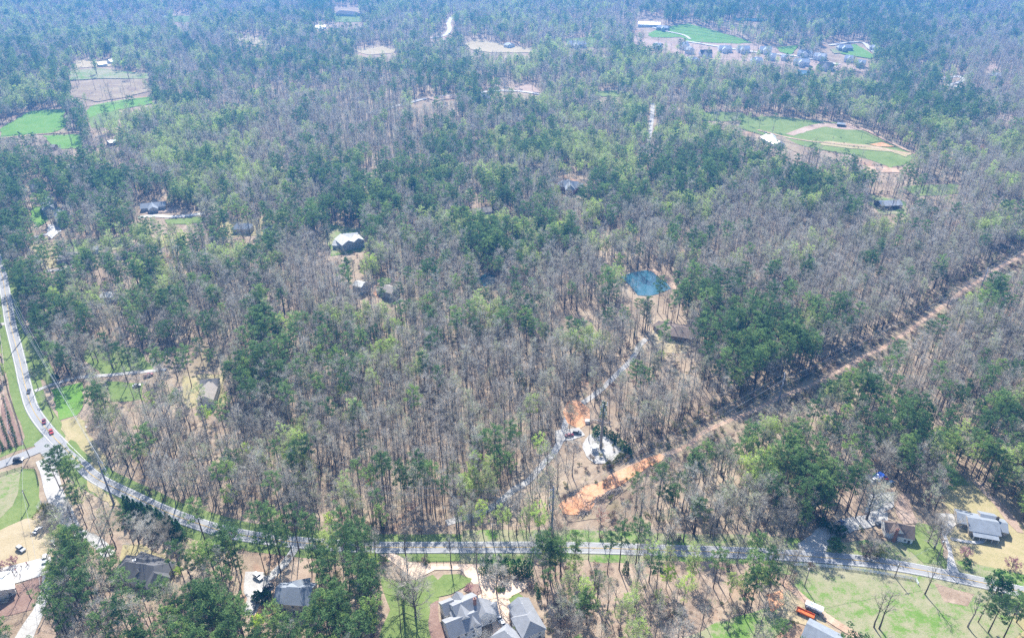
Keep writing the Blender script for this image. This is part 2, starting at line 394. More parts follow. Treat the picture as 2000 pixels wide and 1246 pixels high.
# grass verges along the road
ribbon('verge', MAIN[5:], 16, 'lawn', 'a', 0, reg=False)
ribbon('verge', MAIN[:6], 15, 'lawn', 'a', 0, reg=False)
ribbon('verge', MAIN[20:], 21, 'patchy', 'a', 0, reg=False, extra=-.02)
patch('verge', [(0, 640), (8, 640), (22, 700), (36, 770), (58, 815), (76, 850), (72, 868), (40, 880), (0, 892), (0, 884), (42, 868), (50, 855), (35, 800), (12, 730), (0, 690)], 'lawn', 'a')
patch('nursery_soil', [(-60, 740), (2, 760), (12, 775), (30, 820), (46, 868), (0, 882), (-60, 895)], 'mulch', 'b')
patch('bare_soil', [(-60, 700), (0, 735), (6, 770), (-4, 860), (-60, 870)], 'palecl', 'c')
# left lawns
patch('lawn', [(102, 760), (160, 746), (165, 794), (150, 809), (117, 819)], 'bright', 'b')
patch('lawn', [(44, 648), (60, 650), (82, 690), (110, 735), (118, 748), (98, 756), (72, 730), (52, 690)], 'lawn', 'a', .06)
patch('lawn', [(120, 822), (155, 811), (170, 838), (212, 905), (196, 925), (172, 906), (130, 868)], 'dormant', 'b', .02)
patch('lawn', [(128, 868), (142, 858), (178, 902), (170, 906), (150, 890)], 'lawn', 'c', .02)
patch('lawn', [(175, 672), (270, 680), (300, 722), (200, 730), (160, 700)], 'lawn', 'a', .22)
patch('lawn', [(205, 745), (280, 748), (275, 780), (215, 786)], 'lawn', 'a', .1)
ribbon('driveway', [(68, 764), (100, 752), (150, 738), (210, 733), (270, 727), (325, 722)], 3.2, 'gravel', 'b', .8)
ribbon('driveway', [(128, 858), (142, 850), (168, 832)], 3, 'gravel', 'b', .8)
ribbon('driveway', [(0, 634), (12, 632)], 4, 'gravel', 'b')
# bottom left
patch('lawn', [(-60, 935), (0, 926), (40, 916), (68, 918), (76, 950), (80, 990), (60, 1015), (20, 1030), (-60, 1060)], 'lawn', 'a')
patch('lawn', [(-60, 930), (0, 922), (40, 912), (30, 985), (0, 1010), (-60, 1040)], 'patchy', 'b', mask=False)
patch('yard', [(-60, 1060), (0, 1036), (50, 1010), (78, 1012), (98, 1050), (115, 1075), (95, 1100), (-60, 1120)], 'straw', 'b')
patch('driveway', [(-60, 1130), (-60, 1165), (14, 1147), (22, 1142), (103, 1118), (99, 1086), (0, 1110)], 'concrete', 'c', jg=0)
patch('flower_bed', [(14, 1150), (84, 1126), (82, 1150), (66, 1190), (-60, 1215), (-60, 1165)], 'mulch', 'b')
patch('driveway', [(84, 1124), (103, 1118), (98, 1160), (84, 1200), (60, 1260), (20, 1260), (66, 1190), (80, 1155)], 'gravel', 'c', jg=.3)
ribbon('driveway', [(86, 896), (97, 925), (104, 955), (116, 985), (128, 1010), (140, 1035)], 7.5, 'gravel', 'b', 1.2)
clear([(72, 890), (100, 890), (112, 950), (105, 985), (84, 1000), (78, 930)], 0)
patch('yard', [(170, 935), (232, 975), (238, 990), (215, 988), (172, 960)], 'dormant', 'b', .1)
patch('yard', [(160, 1040), (235, 1050), (245, 1100), (185, 1105)], 'pinestraw', 'a', .7)
ribbon('driveway', [(150, 1040), (180, 1052), (200, 1068), (215, 1085)], 5, 'gravel', 'b', 1)
patch('yard', [(240, 1065), (275, 1066), (330, 1085), (345, 1110), (320, 1145), (240, 1160), (232, 1120)], 'dormant', 'a', .5)
# bottom centre-left
ribbon('driveway', [(580, 1062), (572, 1078), (556, 1100), (530, 1125), (505, 1140), (492, 1165)], 3.6, 'gravel', 'b', .8)
patch('driveway', [(478, 1118), (515, 1120), (535, 1145), (520, 1165), (505, 1200), (478, 1200)], 'gravel', 'a', .15)
patch('bare_soil', [(505, 1183), (538, 1183), (540, 1196), (520, 1212), (492, 1212)], 'clay', 'b')
patch('forest_floor', [(560, 1085), (660, 1085), (665, 1130), (640, 1150), (560, 1145)], 'pinestraw', 'a', .6)
patch('forest_floor', [(60, 1230), (260, 1130), (520, 1215), (560, 1180), (780, 1200), (780, 1290), (60, 1290)], 'pinestraw', 'a', 1.)
# big white house yard
patch('lawn', [(745, 1125), (800, 1135), (845, 1120), (860, 1150), (850, 1185), (838, 1215), (850, 1270), (735, 1270), (760, 1190)], 'lawn', 'a', .12)
patch('driveway', [(742, 1082), (770, 1080), (800, 1098), (905, 1100), (940, 1102), (985, 1140), (1012, 1130), (1032, 1145), (1000, 1165), (992, 1200), (1000, 1270), (965, 1270), (958, 1190), (935, 1170), (925, 1142), (900, 1112), (850, 1112), (812, 1132), (790, 1118), (760, 1092)], 'peach', 'b', 0, .4)
patch('lawn', [(866, 1122), (896, 1120), (922, 1130), (916, 1142), (880, 1160), (852, 1165), (848, 1140)], 'lawn', 'c', .0, .4)
patch('flower_bed', [(918, 1142), (936, 1140), (942, 1158), (928, 1166), (905, 1152)], 'mulch', 'd', 0, .3)
patch('flower_bed', [(965, 1150), (976, 1143), (988, 1148), (986, 1156), (974, 1158)], 'lawn', 'd', 0, .2)
patch('lawn', [(993, 1170), (1012, 1158), (1022, 1165), (1000, 1185)], 'lawn', 'c', 0, .2)
patch('flower_bed', [(838, 1180), (855, 1170), (858, 1215), (880, 1245), (870, 1275), (842, 1270), (838, 1215)], 'mulch', 'b', .1, .5)
clear([(850, 1140), (965, 1140), (975, 1250), (850, 1250)], 0)
# bottom centre: pink leaf floor under open pines
patch('forest_floor', [(1045, 1092), (1300, 1096), (1480, 1100), (1420, 1170), (1330, 1270), (1100, 1270), (1060, 1180)], 'pinestraw', 'a', .42)
patch('verge', [(1150, 1087), (1240, 1088), (1240, 1100), (1150, 1099)], 'patchy', 'b', .1)
patch('lawn', [(1300, 1270), (1340, 1240), (1400, 1215), (1490, 1190), (1530, 1175), (1545, 1200), (1500, 1270)], 'patchy', 'b', .3)
# bottom right
patch('lawn', [(1562, 1108), (1640, 1108), (1790, 1130), (1870, 1150), (1960, 1172), (1990, 1230), (1960, 1275), (1690, 1275), (1600, 1190), (1545, 1150)], 'patchy', 'a', .0)
patch('bare_soil', [(1825, 1138), (1900, 1158), (1890, 1185), (1838, 1170)], 'pinestraw', 'b', .05, 2)
patch('lawn', [(1960, 1150), (2060, 1175), (2100, 1280), (1960, 1280)], 'dormant', 'a', .3)
patch('yard', [(1520, 1165), (1545, 1150), (1650, 1250), (1640, 1275), (1580, 1222), (1520, 1200)], 'straw', 'b', .1)
patch('bare_soil', [(1498, 1160), (1525, 1155), (1532, 1180), (1505, 1195)], 'clay', 'c', .1)
ribbon('driveway', [(1490, 1100), (1520, 1130), (1545, 1148), (1572, 1172), (1610, 1202), (1650, 1228), (1690, 1252), (1740, 1285)], 3.4, 'rut', 'c', 1)
patch('lawn', [(1600, 1078), (1640, 1062), (1720, 1055), (1800, 1062), (1832, 1078), (1845, 1112), (1780, 1100), (1690, 1086)], 'patchy', 'b', .03)
patch('lawn', [(1788, 1020), (1830, 1025), (1850, 1110), (1800, 1100), (1770, 1070)], 'lawn', 'c', .05)
patch('yard', [(1850, 950), (1905, 940), (1930, 960), (1990, 1020), (2040, 1060), (2100, 1170), (2000, 1150), (1872, 1120), (1846, 1060), (1860, 1010), (1840, 980)], 'dormant', 'a', 0)
patch('bare_soil', [(1895, 942), (1910, 942), (1985, 1010), (2000, 1040), (1990, 1040), (1940, 985)], 'palecl', 'b', 0, 1.5)
patch('driveway', [(1832, 1002), (1860, 1004), (1873, 1020), (1860, 1030), (1848, 1045), (1860, 1080), (1872, 1118), (1848, 1112), (1852, 1080), (1838, 1040)], 'concrete', 'c', jg=.3)
ribbon('path', [(1856, 1052), (1880, 1057), (1905, 1060), (1918, 1058), (1922, 1051)], 1.7, 'concrete', 'd', .5)
patch('yard', [(1650, 955), (1700, 935), (1745, 950), (1750, 985), (1720, 1020), (1690, 1020), (1640, 985)], 'pinestraw', 'b', .05)
patch('bare_soil', [(1745, 965), (1772, 965), (1785, 1000), (1790, 1022), (1765, 1026), (1752, 1000)], 'palecl', 'c', .05)
patch('driveway', [(1560, 1062), (1600, 1030), (1640, 1015), (1690, 1005), (1735, 1002), (1735, 1020), (1690, 1030), (1625, 1050), (1612, 1078), (1560, 1078)], 'gravel', 'c', .25, .8)
patch('driveway', [(1700, 965), (1745, 960), (1748, 990), (1712, 1010), (1690, 1000)], 'gravel', 'd', .1, .8)
patch('lawn', [(1850, 915), (1880, 928), (1895, 948), (1862, 950)], 'lawn', 'b', .15)
# tower pad
patch('tower_pad', [(1136, 868), (1150, 852), (1172, 842), (1195, 855), (1222, 886), (1192, 904), (1160, 905), (1145, 890)], 'gravel', 'c', .03, .9)
patch('bare_soil', [(1098, 802), (1110, 782), (1128, 778), (1150, 800), (1152, 828), (1132, 835), (1104, 830)], 'clay', 'b', .25, 2)
patch('bare_soil', [(1085, 840), (1130, 836), (1140, 850), (1118, 862), (1085, 860)], 'gravel', 'c', .25, 1.6)
patch('bare_soil', [(1040, 872), (1080, 870), (1070, 890), (1045, 890)], 'palecl', 'b', .3)
DRV = [(872, 1021), (925, 1006), (957, 992), (985, 973), (1005, 955), (1030, 941), (1062, 905), (1082, 884), (1098, 852), (1106, 822), (1122, 798), (1150, 779), (1178, 757), (1212, 724), (1235, 701), (1247, 678), (1262, 662)]
ribbon('driveway', DRV, 3.6, 'gravel', 'b', 1.2)
for a, b in zip(DRV[:-1], DRV[1:]): clear([(a[0]-4, a[1]-4), (b[0]-4, b[1]-4), (b[0]+5, b[1]+3), (a[0]+5, a[1]+3)], .14)
patch('yard', [(1272, 645), (1330, 652), (1350, 668), (1340, 690), (1290, 690), (1268, 668)], 'straw', 'b', .35)
clear([(1280, 624), (1345, 626), (1345, 662), (1280, 650)], .12)
clear([(238, 972), (262, 968), (366, 1018), (362, 1058), (335, 1058), (240, 1008)], .0); clear([(386, 738), (430, 736), (428, 786), (392, 782)], .12); clear([(1148, 862), (1175, 862), (1172, 892), (1150, 892)], 0); clear([(1165, 780), (1205, 780), (1200, 850), (1165, 850)], .1)
clear([(1108, 838), (1140, 838), (1140, 858), (1108, 860)], .1)
# power line track
TR = [(1090, 1000), (1150, 960), (1205, 925), (1250, 903), (1275, 896), (1325, 879), (1350, 866), (1375, 844), (1425, 821), (1480, 799), (1525, 775), (1587, 751), (1650, 719), (1687, 696), (1725, 679), (1775, 646), (1812, 619), (1850, 592), (1887, 564), (1912, 549), (1950, 524), (1997, 499), (2060, 460), (2150, 405)]
ribbon('track', TR[3:], 17, 'brush', 'a', 1.5)
ribbon('track', TR[2:], 2.8, 'rut', 'b', 2)
for a, b in zip(TR[:-1], TR[1:]): clear([(a[0]-8, a[1]-12), (b[0]-8, b[1]-10), (b[0]+4, b[1]+7), (a[0]+4, a[1]+9)], 0)
patch('clay_clearing', [(1092, 985), (1100, 1002), (1128, 1006), (1152, 998), (1168, 975), (1190, 958), (1218, 944), (1268, 912), (1300, 894), (1290, 886), (1240, 905), (1200, 925), (1165, 945), (1140, 950), (1120, 970)], 'clay', 'd', 0, .8)
patch('track', [(1100, 1000), (1150, 985), (1190, 945), (1290, 892), (1290, 912), (1230, 950), (1190, 985), (1170, 1015), (1110, 1018)], 'brush', 'b', .3, 1)
# pond
POND = [(1212, 541), (1236, 533), (1262, 529), (1276, 533), (1290, 547), (1307, 553), (1314, 562), (1300, 569), (1287, 574), (1267, 579), (1245, 577), (1232, 560)]
patch('pond', POND, 'water', 'c', .25, .3); clear([(1222, 546), (1262, 531), (1306, 553), (1306, 560), (1232, 560)], .0); clear([(1232, 560), (1306, 560), (1290, 570), (1246, 574)], .45)
patch('pond_bank', [(1262, 524), (1280, 528), (1318, 553), (1322, 566), (1312, 565), (1300, 552), (1276, 534)], 'rut', 'b', 0, .5)
patch('pond', [(932, 545), (950, 533), (968, 540), (965, 556), (945, 560)], 'water', 'b', .3, .6)
# pastures and fields further off
patch('pasture', [(1455, 230), (1520, 228), (1600, 238), (1640, 240), (1700, 262), (1735, 280), (1790, 300), (1780, 316), (1740, 330), (1690, 310), (1620, 296), (1560, 284), (1500, 268), (1440, 250)], 'lawn', 'a', .02, 3)
patch('bare_soil', [(1535, 262), (1570, 248), (1610, 240), (1660, 244), (1690, 255), (1650, 254), (1610, 248), (1580, 256), (1550, 266)], 'palecl', 'b', 0, 1.5)
patch('riding_ring', [(1698, 283), (1722, 279), (1748, 288), (1715, 287)], 'clay', 'c', 0, .5)
patch('pasture', [(1610, 276), (1700, 285), (1780, 300), (1770, 308), (1740, 298), (1660, 291), (1600, 284)], 'dormant', 'c', 0, 1.5)
ribbon('track', [(1480, 255), (1540, 270), (1600, 279), (1690, 287), (1780, 303)], 4, 'rut', 'd', 0)
ribbon('track', [(1655, 243), (1690, 255), (1730, 275), (1790, 303), (1840, 318)], 4, 'rut', 'd', 0)
patch('yard', [(1495, 265), (1530, 268), (1590, 300), (1570, 305), (1500, 275)], 'brush', 'b', .2, 1)
patch('pasture', [(1690, 325), (1760, 330), (1755, 338), (1700, 338)], 'rut', 'b', .1, 2)
patch('pasture', [(1760, 365), (1868, 360), (1875, 380), (1790, 384)], 'lawn', 'b', .25, 2)
patch('pasture', [(1700, 380), (1772, 395), (1770, 418), (1720, 420), (1690, 395)], 'patchy', 'b', .08, 2)
patch('lawn', [(1365, 222), (1400, 219), (1450, 222), (1470, 235), (1420, 238), (1370, 236)], 'lawn', 'b', .15, 2)
patch('lawn', [(1160, 180), (1208, 177), (1210, 190), (1175, 190)], 'lawn', 'b', .05, 2)
ribbon('road', [(1275, 203), (1274, 218), (1272, 240), (1268, 268), (1266, 300)], 6, 'gravel', 'b', 1)
clear([(1268, 207), (1281, 207), (1280, 225), (1277, 250), (1272, 268), (1265, 268), (1266, 240)], 0)
ribbon('road', [(720, 222), (760, 212), (800, 202), (830, 194), (865, 189), (900, 187), (935, 182), (980, 178), (1020, 180), (1060, 186)], 7, 'concrete', 'b', 3)
clear([(800, 200), (830, 190), (895, 186), (895, 194), (855, 197), (810, 210)], 0); clear([(940, 180), (1000, 170), (1060, 178), (1055, 186), (990, 186), (940, 190)], .1)
patch('bare_soil', [(1000, 168), (1030, 163), (1050, 175), (1055, 182), (1010, 180)], 'palecl', 'b', .05, 2)
patch('bare_soil', [(825, 192), (895, 187), (895, 193), (850, 198)], 'palecl', 'c', 0, 2)
patch('dry_field', [(905, 86), (930, 78), (1000, 90), (1048, 98), (1040, 104), (960, 104), (920, 98)], 'straw', 'b', 0, 3)
patch('dry_field', [(690, 98), (745, 92), (775, 96), (770, 104), (720, 108), (700, 103)], 'straw', 'b', 0, 3)
ribbon('road', [(840, 76), (868, 70), (878, 58), (876, 46), (882, 35)], 10, 'concrete', 'b', 4); clear([(835, 78), (866, 72), (872, 46), (886, 46), (882, 72), (845, 80)], 0)
patch('pasture', [(2, 250), (60, 218), (125, 214), (128, 250), (95, 262), (40, 268), (0, 270)], 'bright', 'b', 0, 2)
patch('pasture', [(85, 266), (160, 263), (162, 290), (120, 292), (95, 280)], 'bright', 'b', .02, 2)
patch('pasture', [(185, 206), (240, 196), (298, 190), (300, 203), (250, 212), (200, 222), (170, 232), (170, 215)], 'bright', 'b', .05, 2)
patch('pasture', [(170, 225), (235, 215), (230, 250), (180, 250)], 'lawn', 'a', .3, 2)
patch('dry_field', [(140, 165), (200, 158), (290, 155), (292, 180), (240, 193), (190, 200), (140, 190)], 'brush', 'b', .04, 2)
patch('pasture', [(135, 140), (190, 135), (290, 145), (292, 155), (200, 155), (140, 158)], 'patchy', 'c', .08, 2)
patch('yard', [(145, 118), (220, 118), (230, 130), (150, 134)], 'straw', 'b', .1, 2)
ribbon('track', [(-40, 275), (30, 268), (80, 263), (130, 260), (180, 259)], 4, 'rut', 'c', 1)
patch('horse_farm_pasture', [(1266, 66), (1290, 56), (1345, 47), (1365, 52), (1420, 68), (1470, 84), (1440, 86), (1345, 82), (1330, 74), (1270, 74)], 'bright', 'b', 0, 4)
patch('bare_soil', [(1235, 72), (1290, 80), (1345, 84), (1480, 86), (1520, 95), (1560, 112), (1640, 125), (1700, 130), (1690, 140), (1590, 138), (1500, 122), (1420, 118), (1340, 112), (1300, 98), (1240, 88)], 'palecl', 'a', .10, 4)
patch('lawn', [(1515, 94), (1560, 90), (1545, 108), (1525, 103)], 'bright', 'c', 0, 2); patch('lawn', [(1640, 92), (1670, 88), (1712, 112), (1700, 116), (1640, 106)], 'bright', 'c', 0, 2)
patch('lawn', [(1620, 98), (1650, 94), (1660, 104), (1630, 106)], 'patchy', 'd', 0, 2); clear([(1600, 84), (1680, 84), (1700, 95), (1610, 96)], 0)
ribbon('road', [(1340, 82), (1400, 92), (1480, 104), (1560, 112), (1640, 128)], 9, 'concrete', 'd', 0)
ribbon('road', [(1620, 90), (1680, 84), (1700, 98), (1720, 112), (1750, 118)], 9, 'concrete', 'd', 0)
ribbon('driveway', [(1275, 55), (1300, 62), (1335, 70), (1348, 78)], 6, 'concrete', 'd', 0)
patch('lawn', [(1100, 78), (1170, 72), (1200, 82), (1180, 94), (1120, 92)], 'lawn', 'b', .35, 3)
patch('lawn', [(650, 27), (705, 27), (705, 44), (655, 44)], 'lawn', 'b', .05, 3); patch('lawn', [(338, 32), (372, 32), (372, 44), (340, 44)], 'lawn', 'b', 0, 3)
patch('bare_soil', [(610, 52), (650, 48), (645, 62), (618, 62)], 'palecl', 'b', .1, 2)
patch('bare_soil', [(455, 75), (500, 73), (530, 86), (520, 92), (470, 84)], 'straw', 'b', .2, 2)
patch('pond', [(1430, 36), (1470, 38), (1500, 41), (1498, 44), (1440, 42)], 'water', 'b', 0, 2)
patch('pond', [(1555, 137), (1590, 140), (1588, 147), (1560, 147)], 'water', 'b', .4, 2)
ribbon('road', [(1790, 150), (1840, 155), (1870, 150), (1880, 158), (1855, 168), (1885, 172)], 7, 'concrete', 'b', 2); clear([(1835, 148), (1880, 146), (1888, 172), (1850, 168)], .25)
patch('bare_soil', [(1945, 226), (1970, 222), (1990, 235), (1980, 240), (1955, 236)], 'palecl', 'b', .2, 2)
patch('bare_soil', [(1925, 130), (1945, 127), (1952, 140), (1930, 140)], 'palecl', 'b', .2, 2)
patch('yard', [(100, 470), (200, 465), (205, 500), (120, 510)], 'patchy', 'a', .45, 2); patch('yard', [(420, 430), (520, 425), (530, 460), (440, 465)], 'dormant', 'a', .45, 2)
patch('yard', [(370, 395), (440, 370), (450, 400), (400, 415)], 'patchy', 'a', .5, 2)
# residential yards on the left
patch('yard', [(62, 405), (90, 402), (95, 430), (75, 445), (60, 430)], 'bright', 'b', .15, 1)
patch('driveway', [(95, 440), (118, 438), (120, 452), (100, 468), (92, 460)], 'concrete', 'c', .1, .6)
ribbon('driveway', [(40, 470), (75, 462), (105, 455)], 4, 'concrete', 'b', 1)
ribbon('driveway', [(270, 425), (300, 422), (340, 424), (380, 420), (400, 417)], 6, 'concrete', 'b', 2); clear([(268, 415), (395, 412), (395, 428), (300, 432), (268, 430)], .0)
patch('yard', [(280, 408), (345, 405), (350, 414), (285, 418)], 'palecl', 'b', .0, 1); patch('yard', [(320, 430), (400, 424), (400, 436), (330, 440)], 'lawn', 'b', .3, 1)
patch('yard', [(60, 480), (130, 470), (135, 520), (70, 530)], 'dormant', 'b', .4, 2); patch('yard', [(210, 465), (262, 462), (262, 482), (215, 490)], 'patchy', 'b', .2, 1.5)
patch('yard', [(300, 460), (360, 455), (365, 480), (305, 485)], 'dormant', 'b', .45, 2)
ribbon('driveway', [(90, 530), (120, 527), (150, 518)], 3.5, 'gravel', 'b', 1)
patch('yard', [(630, 445), (650, 440), (715, 450), (712, 492), (650, 500)], 'patchy', 'a', .35, 2); clear([(645, 446), (710, 446), (710, 490), (648, 486)], .0)
patch('lawn', [(745, 543), (768, 545), (762, 556), (744, 556)], 'lawn', 'b', .1, 1); patch('bare_soil', [(731, 556), (742, 556), (740, 582), (730, 575)], 'clay', 'b', .2, 1)
patch('yard', [(355, 735), (440, 730), (440, 790), (360, 800)], 'dormant', 'a', .4, 2)
for bx in [(685, 543, 718, 572), (730, 550, 782, 586), (386, 734, 430, 790), (266, 388, 330, 416), (53, 352, 82, 382), (76, 378, 108, 420), (98, 398, 136, 440), (1090, 343, 1142, 372), (1703, 386, 1766, 414), (456, 426, 492, 462), (920, 402, 962, 420), (1492, 258, 1532, 280), (1630, 234, 1655, 248), (206, 270, 228, 284), (1242, 36, 1296, 56), (228, 1078, 322, 1122), (530, 1128, 612, 1190), (995, 1160, 1062, 1246), (1866, 1000, 1970, 1065), (1722, 1018, 1792, 1072), (1560, 1212, 1650, 1260), (486, 1140, 515, 1180), (1108, 838, 1172, 900), (168, 476, 200, 500), (224, 484, 256, 504), (118, 488, 150, 508), (196, 566, 222, 592), (1105, 74, 1150, 92), (655, 14, 702, 28)]:
    clear([(bx[0], bx[1]), (bx[2], bx[1]), (bx[2], bx[3]), (bx[0], bx[3])], .0 if bx[3] > 950 or bx[3] < 60 else .22)

# ------------------------------------------------------------------ tree builders (z up, base at 0, metres)
def rv(rs): 
    v = rs.normal(size=3); return v/np.linalg.norm(v)
def leafblob(c, rad, n, size, rs, flat=.7):
    """n small faces scattered in a blob"""
    vs = []; fs = []
    d = rs.normal(size=(n, 3)); d /= np.linalg.norm(d, axis=1)[:, None]
    p = np.array(c)+d*(rs.rand(n, 1)**.45)*np.array([rad, rad, rad*flat])
    a = rs.normal(size=(n, 3)); a /= np.linalg.norm(a, axis=1)[:, None]
    b = np.cross(a, d); b /= np.linalg.norm(b, axis=1)[:, None]+1e-6
    s = size*(.6+.8*rs.rand(n, 1))
    q = np.stack([p-a*s*.5-b*s*.3, p+a*s*.5-b*s*.3, p+b*s*.5], 1).reshape(-1, 3)
    return q, np.arange(3*n).reshape(-1, 3)
def addblob(mb, m, *a, **k):
    q, f = leafblob(*a, **k); mb.add(q.tolist(), f.tolist(), m)
def twigs(mb, m, p0, dirs, n, ln, wd, rs):
    """thin tapered slivers around a branch tip"""
    d = np.array(dirs)+rs.normal(size=(n, 3))*.75; d[:, 2] = np.abs(d[:, 2])*.8+.12; d /= np.linalg.norm(d, axis=1)[:, None]
    p = np.array(p0)+rs.normal(size=(n, 3))*.35
    s = np.cross(d, rs.normal(size=(n, 3))); s /= np.linalg.norm(s, axis=1)[:, None]+1e-6
    L = ln*(.5+rs.rand(n, 1)); w_ = wd*(.6+.8*rs.rand(n, 1))
    q = np.stack([p-s*w_*.5, p+s*w_*.5, p+d*L], 1).reshape(-1, 3)
    mb.add(q.tolist(), np.arange(3*n).reshape(-1, 3).tolist(), m)
def bare_tree(seed, h=21., spread=4.2, first=.42, nl=13, bark='bark', tw='twig', rb=.26, dens=1., leaf=None, leafn=0, wd=.11):
    rs = np.random.RandomState(seed); tr = MB(); cr = MB()
    lean = rs.normal(size=2)*.025*h; k = 6
    tp = [np.array([lean[0]*(i/k)**1.5+rs.normal()*.12, lean[1]*(i/k)**1.5+rs.normal()*.12, h*.93*i/k]) for i in range(k+1)]; tp[0][:2] = 0
    tp[0][2] = -.5
    tr.tube(tp, [rb*(1.15 if i == 0 else 1)*(1-.82*i/k) for i in range(k+1)], M[bark], 6)
    def tpos(t): 
        x = t*k; i = min(k-1, int(x)); return tp[i]*(1-(x-i))+tp[i+1]*(x-i)
    for j in range(nl):
        t = first+(1-first)*((j+rs.rand()*.7)/nl); t = min(.99, t); az = j*2.4+rs.rand()*.9
        el = R(28+34*t+rs.normal()*8); L = spread*(1.15-.55*((t-first)/(1-first)))*(.75+.5*rs.rand())*1.15
        p0 = tpos(t); d = np.array([math.cos(az)*math.cos(el), math.sin(az)*math.cos(el), math.sin(el)])
        p1 = p0+d*L*.5+rs.normal(size=3)*.15; d2 = d+np.array([0, 0, .35]); d2 /= np.linalg.norm(d2); p2 = p1+d2*L*.55
        r0 = rb*.42*(1.1-.5*t)
        tr.tube([p0, p1, p2], [r0, r0*.6, r0*.25], M[bark], 3, False)
        for q in range(4):
            s = .3+.7*rs.rand(); b0 = p0*(1-s)+p1*s if rs.rand() < .35 else p1*(1-s)+p2*s
            dd = d2+rs.normal(size=3)*.6; dd[2] = abs(dd[2])*.7+.15; dd /= np.linalg.norm(dd); b1 = b0+dd*L*(.28+.2*rs.rand())
            cr.tube([b0, b1], [r0*.38, r0*.12], M[tw], 3, False)
            twigs(cr, M[tw], b0*.45+b1*.55, dd, int(5*dens), L*.30, wd, rs)
            if leaf: addblob(cr, M[leaf], b1, L*.20, leafn, .34, rs)
        twigs(cr, M[tw], p2, d2, int(6*dens), L*.28, wd, rs)
        if leaf: addblob(cr, M[leaf], p2, L*.22, leafn, .34, rs)
    twigs(cr, M[tw], tp[-1], [0, 0, 1], int(10*dens), spread*.4, wd, rs)
    return tr.mesh('trunk'), cr.mesh('crown')
def pine_tree(seed, h=25., spread=3.1, first=.52, nb=15, rb=.27, m='needle', dens=1.):
    rs = np.random.RandomState(seed); tr = MB(); cr = MB(); k = 5; lean = rs.normal(size=2)*.018*h
    tp = [np.array([lean[0]*(i/k)**1.3, lean[1]*(i/k)**1.3, h*.97*i/k]) for i in range(k+1)]; tp[0][2] = -.5
    tr.tube(tp, [rb*(1-.8*i/k) for i in range(k+1)], M['pbark'], 6)
    def tpos(t):
        x = t*k; i = min(k-1, int(x)); return tp[i]*(1-(x-i))+tp[i+1]*(x-i)
    for j in range(3):                                   # dead stubs below the crown
        p = tpos(first*(.55+.14*j)); a = rs.rand()*6.28; tr.tube([p, p+np.array([math.cos(a), math.sin(a), .1])*1.3], [.05, .02], M['pbark'], 3, False)
    for j in range(nb):
        t = first+(.97-first)*((j+rs.rand()*.8)/nb); t = min(t, .98); u = (t-first)/(1-first)
        az = j*2.4+rs.rand()*1.2; L = spread*(.55+.75*math.sin(math.pi*(.18+.72*u)))*(.6+.6*rs.rand())*(1.0-.35*u)
        p0 = tpos(t); el = .15+.45*u; d = np.array([math.cos(az), math.sin(az), el]); p1 = p0+d*L
        tr.tube([p0, p1], [.08, .03], M['pbark'], 3, False)
        for s in ((.55, .8, .75), (1., 1.0, 1.)) if rs.rand() < .75 else ((.9, 1.1, 1.2),):
            c = p0+d*L*s[0]+rs.normal(size=3)*.35; addblob(cr, M[m], c, (1.0+.5*rs.rand())*s[1], int(40*dens*s[2]), .52, rs, flat=.62)
    addblob(cr, M[m], tpos(1.)+np.array([0, 0, -.2]), 1.0, int(30*dens), .6, rs, flat=1.1)
    return tr.mesh('trunk'), cr.mesh('crown')
def leaf_tree(seed, h=18., spread=4.2, first=.35, n=46, m='spring', size=.5, per=22, rb=.24):
    rs = np.random.RandomState(seed); tr, cr0 = MB(), MB(); k = 5
    tp = [np.array([rs.normal()*.1, rs.normal()*.1, h*.9*i/k]) for i in range(k+1)]; tp[0][2] = -.5
    tr.tube(tp, [rb*(1-.8*i/k) for i in range(k+1)], M['bark'], 6)
    cz = h*(.5+first*.5); rz = h*(1-first)*.5
    for j in range(n):
        d = rv(rs); rr = rs.rand()**.4; c = np.array([d[0]*spread*rr, d[1]*spread*rr, cz+d[2]*rz*rr]); c[:2] *= (1.0-.30*max(0, (c[2]-cz)/rz))
        addblob(cr0, M[m], c, spread*(.17+.14*rs.rand()), per, size, rs, flat=.8)
        if j < 16:
            z = max(h*first*.8, c[2]-spread*.8); tr.tube([[0, 0, z], c], [.09, .03], M['bark'], 3, False)
    return tr.mesh('trunk'), cr0.mesh('crown')
def cone_tree(seed, h=9., r=1.9, m='dark', n=420, size=.5, first=.04, bulge=0.):
    rs = np.random.RandomState(seed); tr, cr = MB(), MB()
    tr.tube([[0, 0, -.3], [0, 0, h*.9]], [.16, .04], M['bark'], 5)
    t = rs.rand(n)**1.25; z = h*(first+(1-first)*t); a = rs.rand(n)*6.283; lob = 1+.18*np.sin(a*5+z*2.1)+.1*np.sin(a*11-z*3)
    rad = r*((1-t)**(.75-bulge*.4)*(1-bulge)+bulge*np.sqrt(np.clip(1-(2*t-.9)**2*.95, 0, 1)))*lob*(.72+.3*rs.rand(n))
    p = np.stack([np.cos(a)*rad, np.sin(a)*rad, z], 1); out = np.stack([np.cos(a), np.sin(a), np.full(n, .6)], 1)
    s = size*(.6+.8*rs.rand(n, 1)); e = np.cross(out, rs.normal(size=(n, 3))); e /= np.linalg.norm(e, axis=1)[:, None]; f = np.cross(out, e); f /= np.linalg.norm(f, axis=1)[:, None]
    out = out/np.linalg.norm(out, axis=1)[:, None]
    q = np.stack([p-e*s*.55-f*s*.2, p+e*s*.55-f*s*.2, p+f*s*.5+out*s*.5], 1).reshape(-1, 3)
    cr.add(q.tolist(), np.arange(3*n).reshape(-1, 3).tolist(), M[m])
    return tr.mesh('trunk'), cr.mesh('crown')
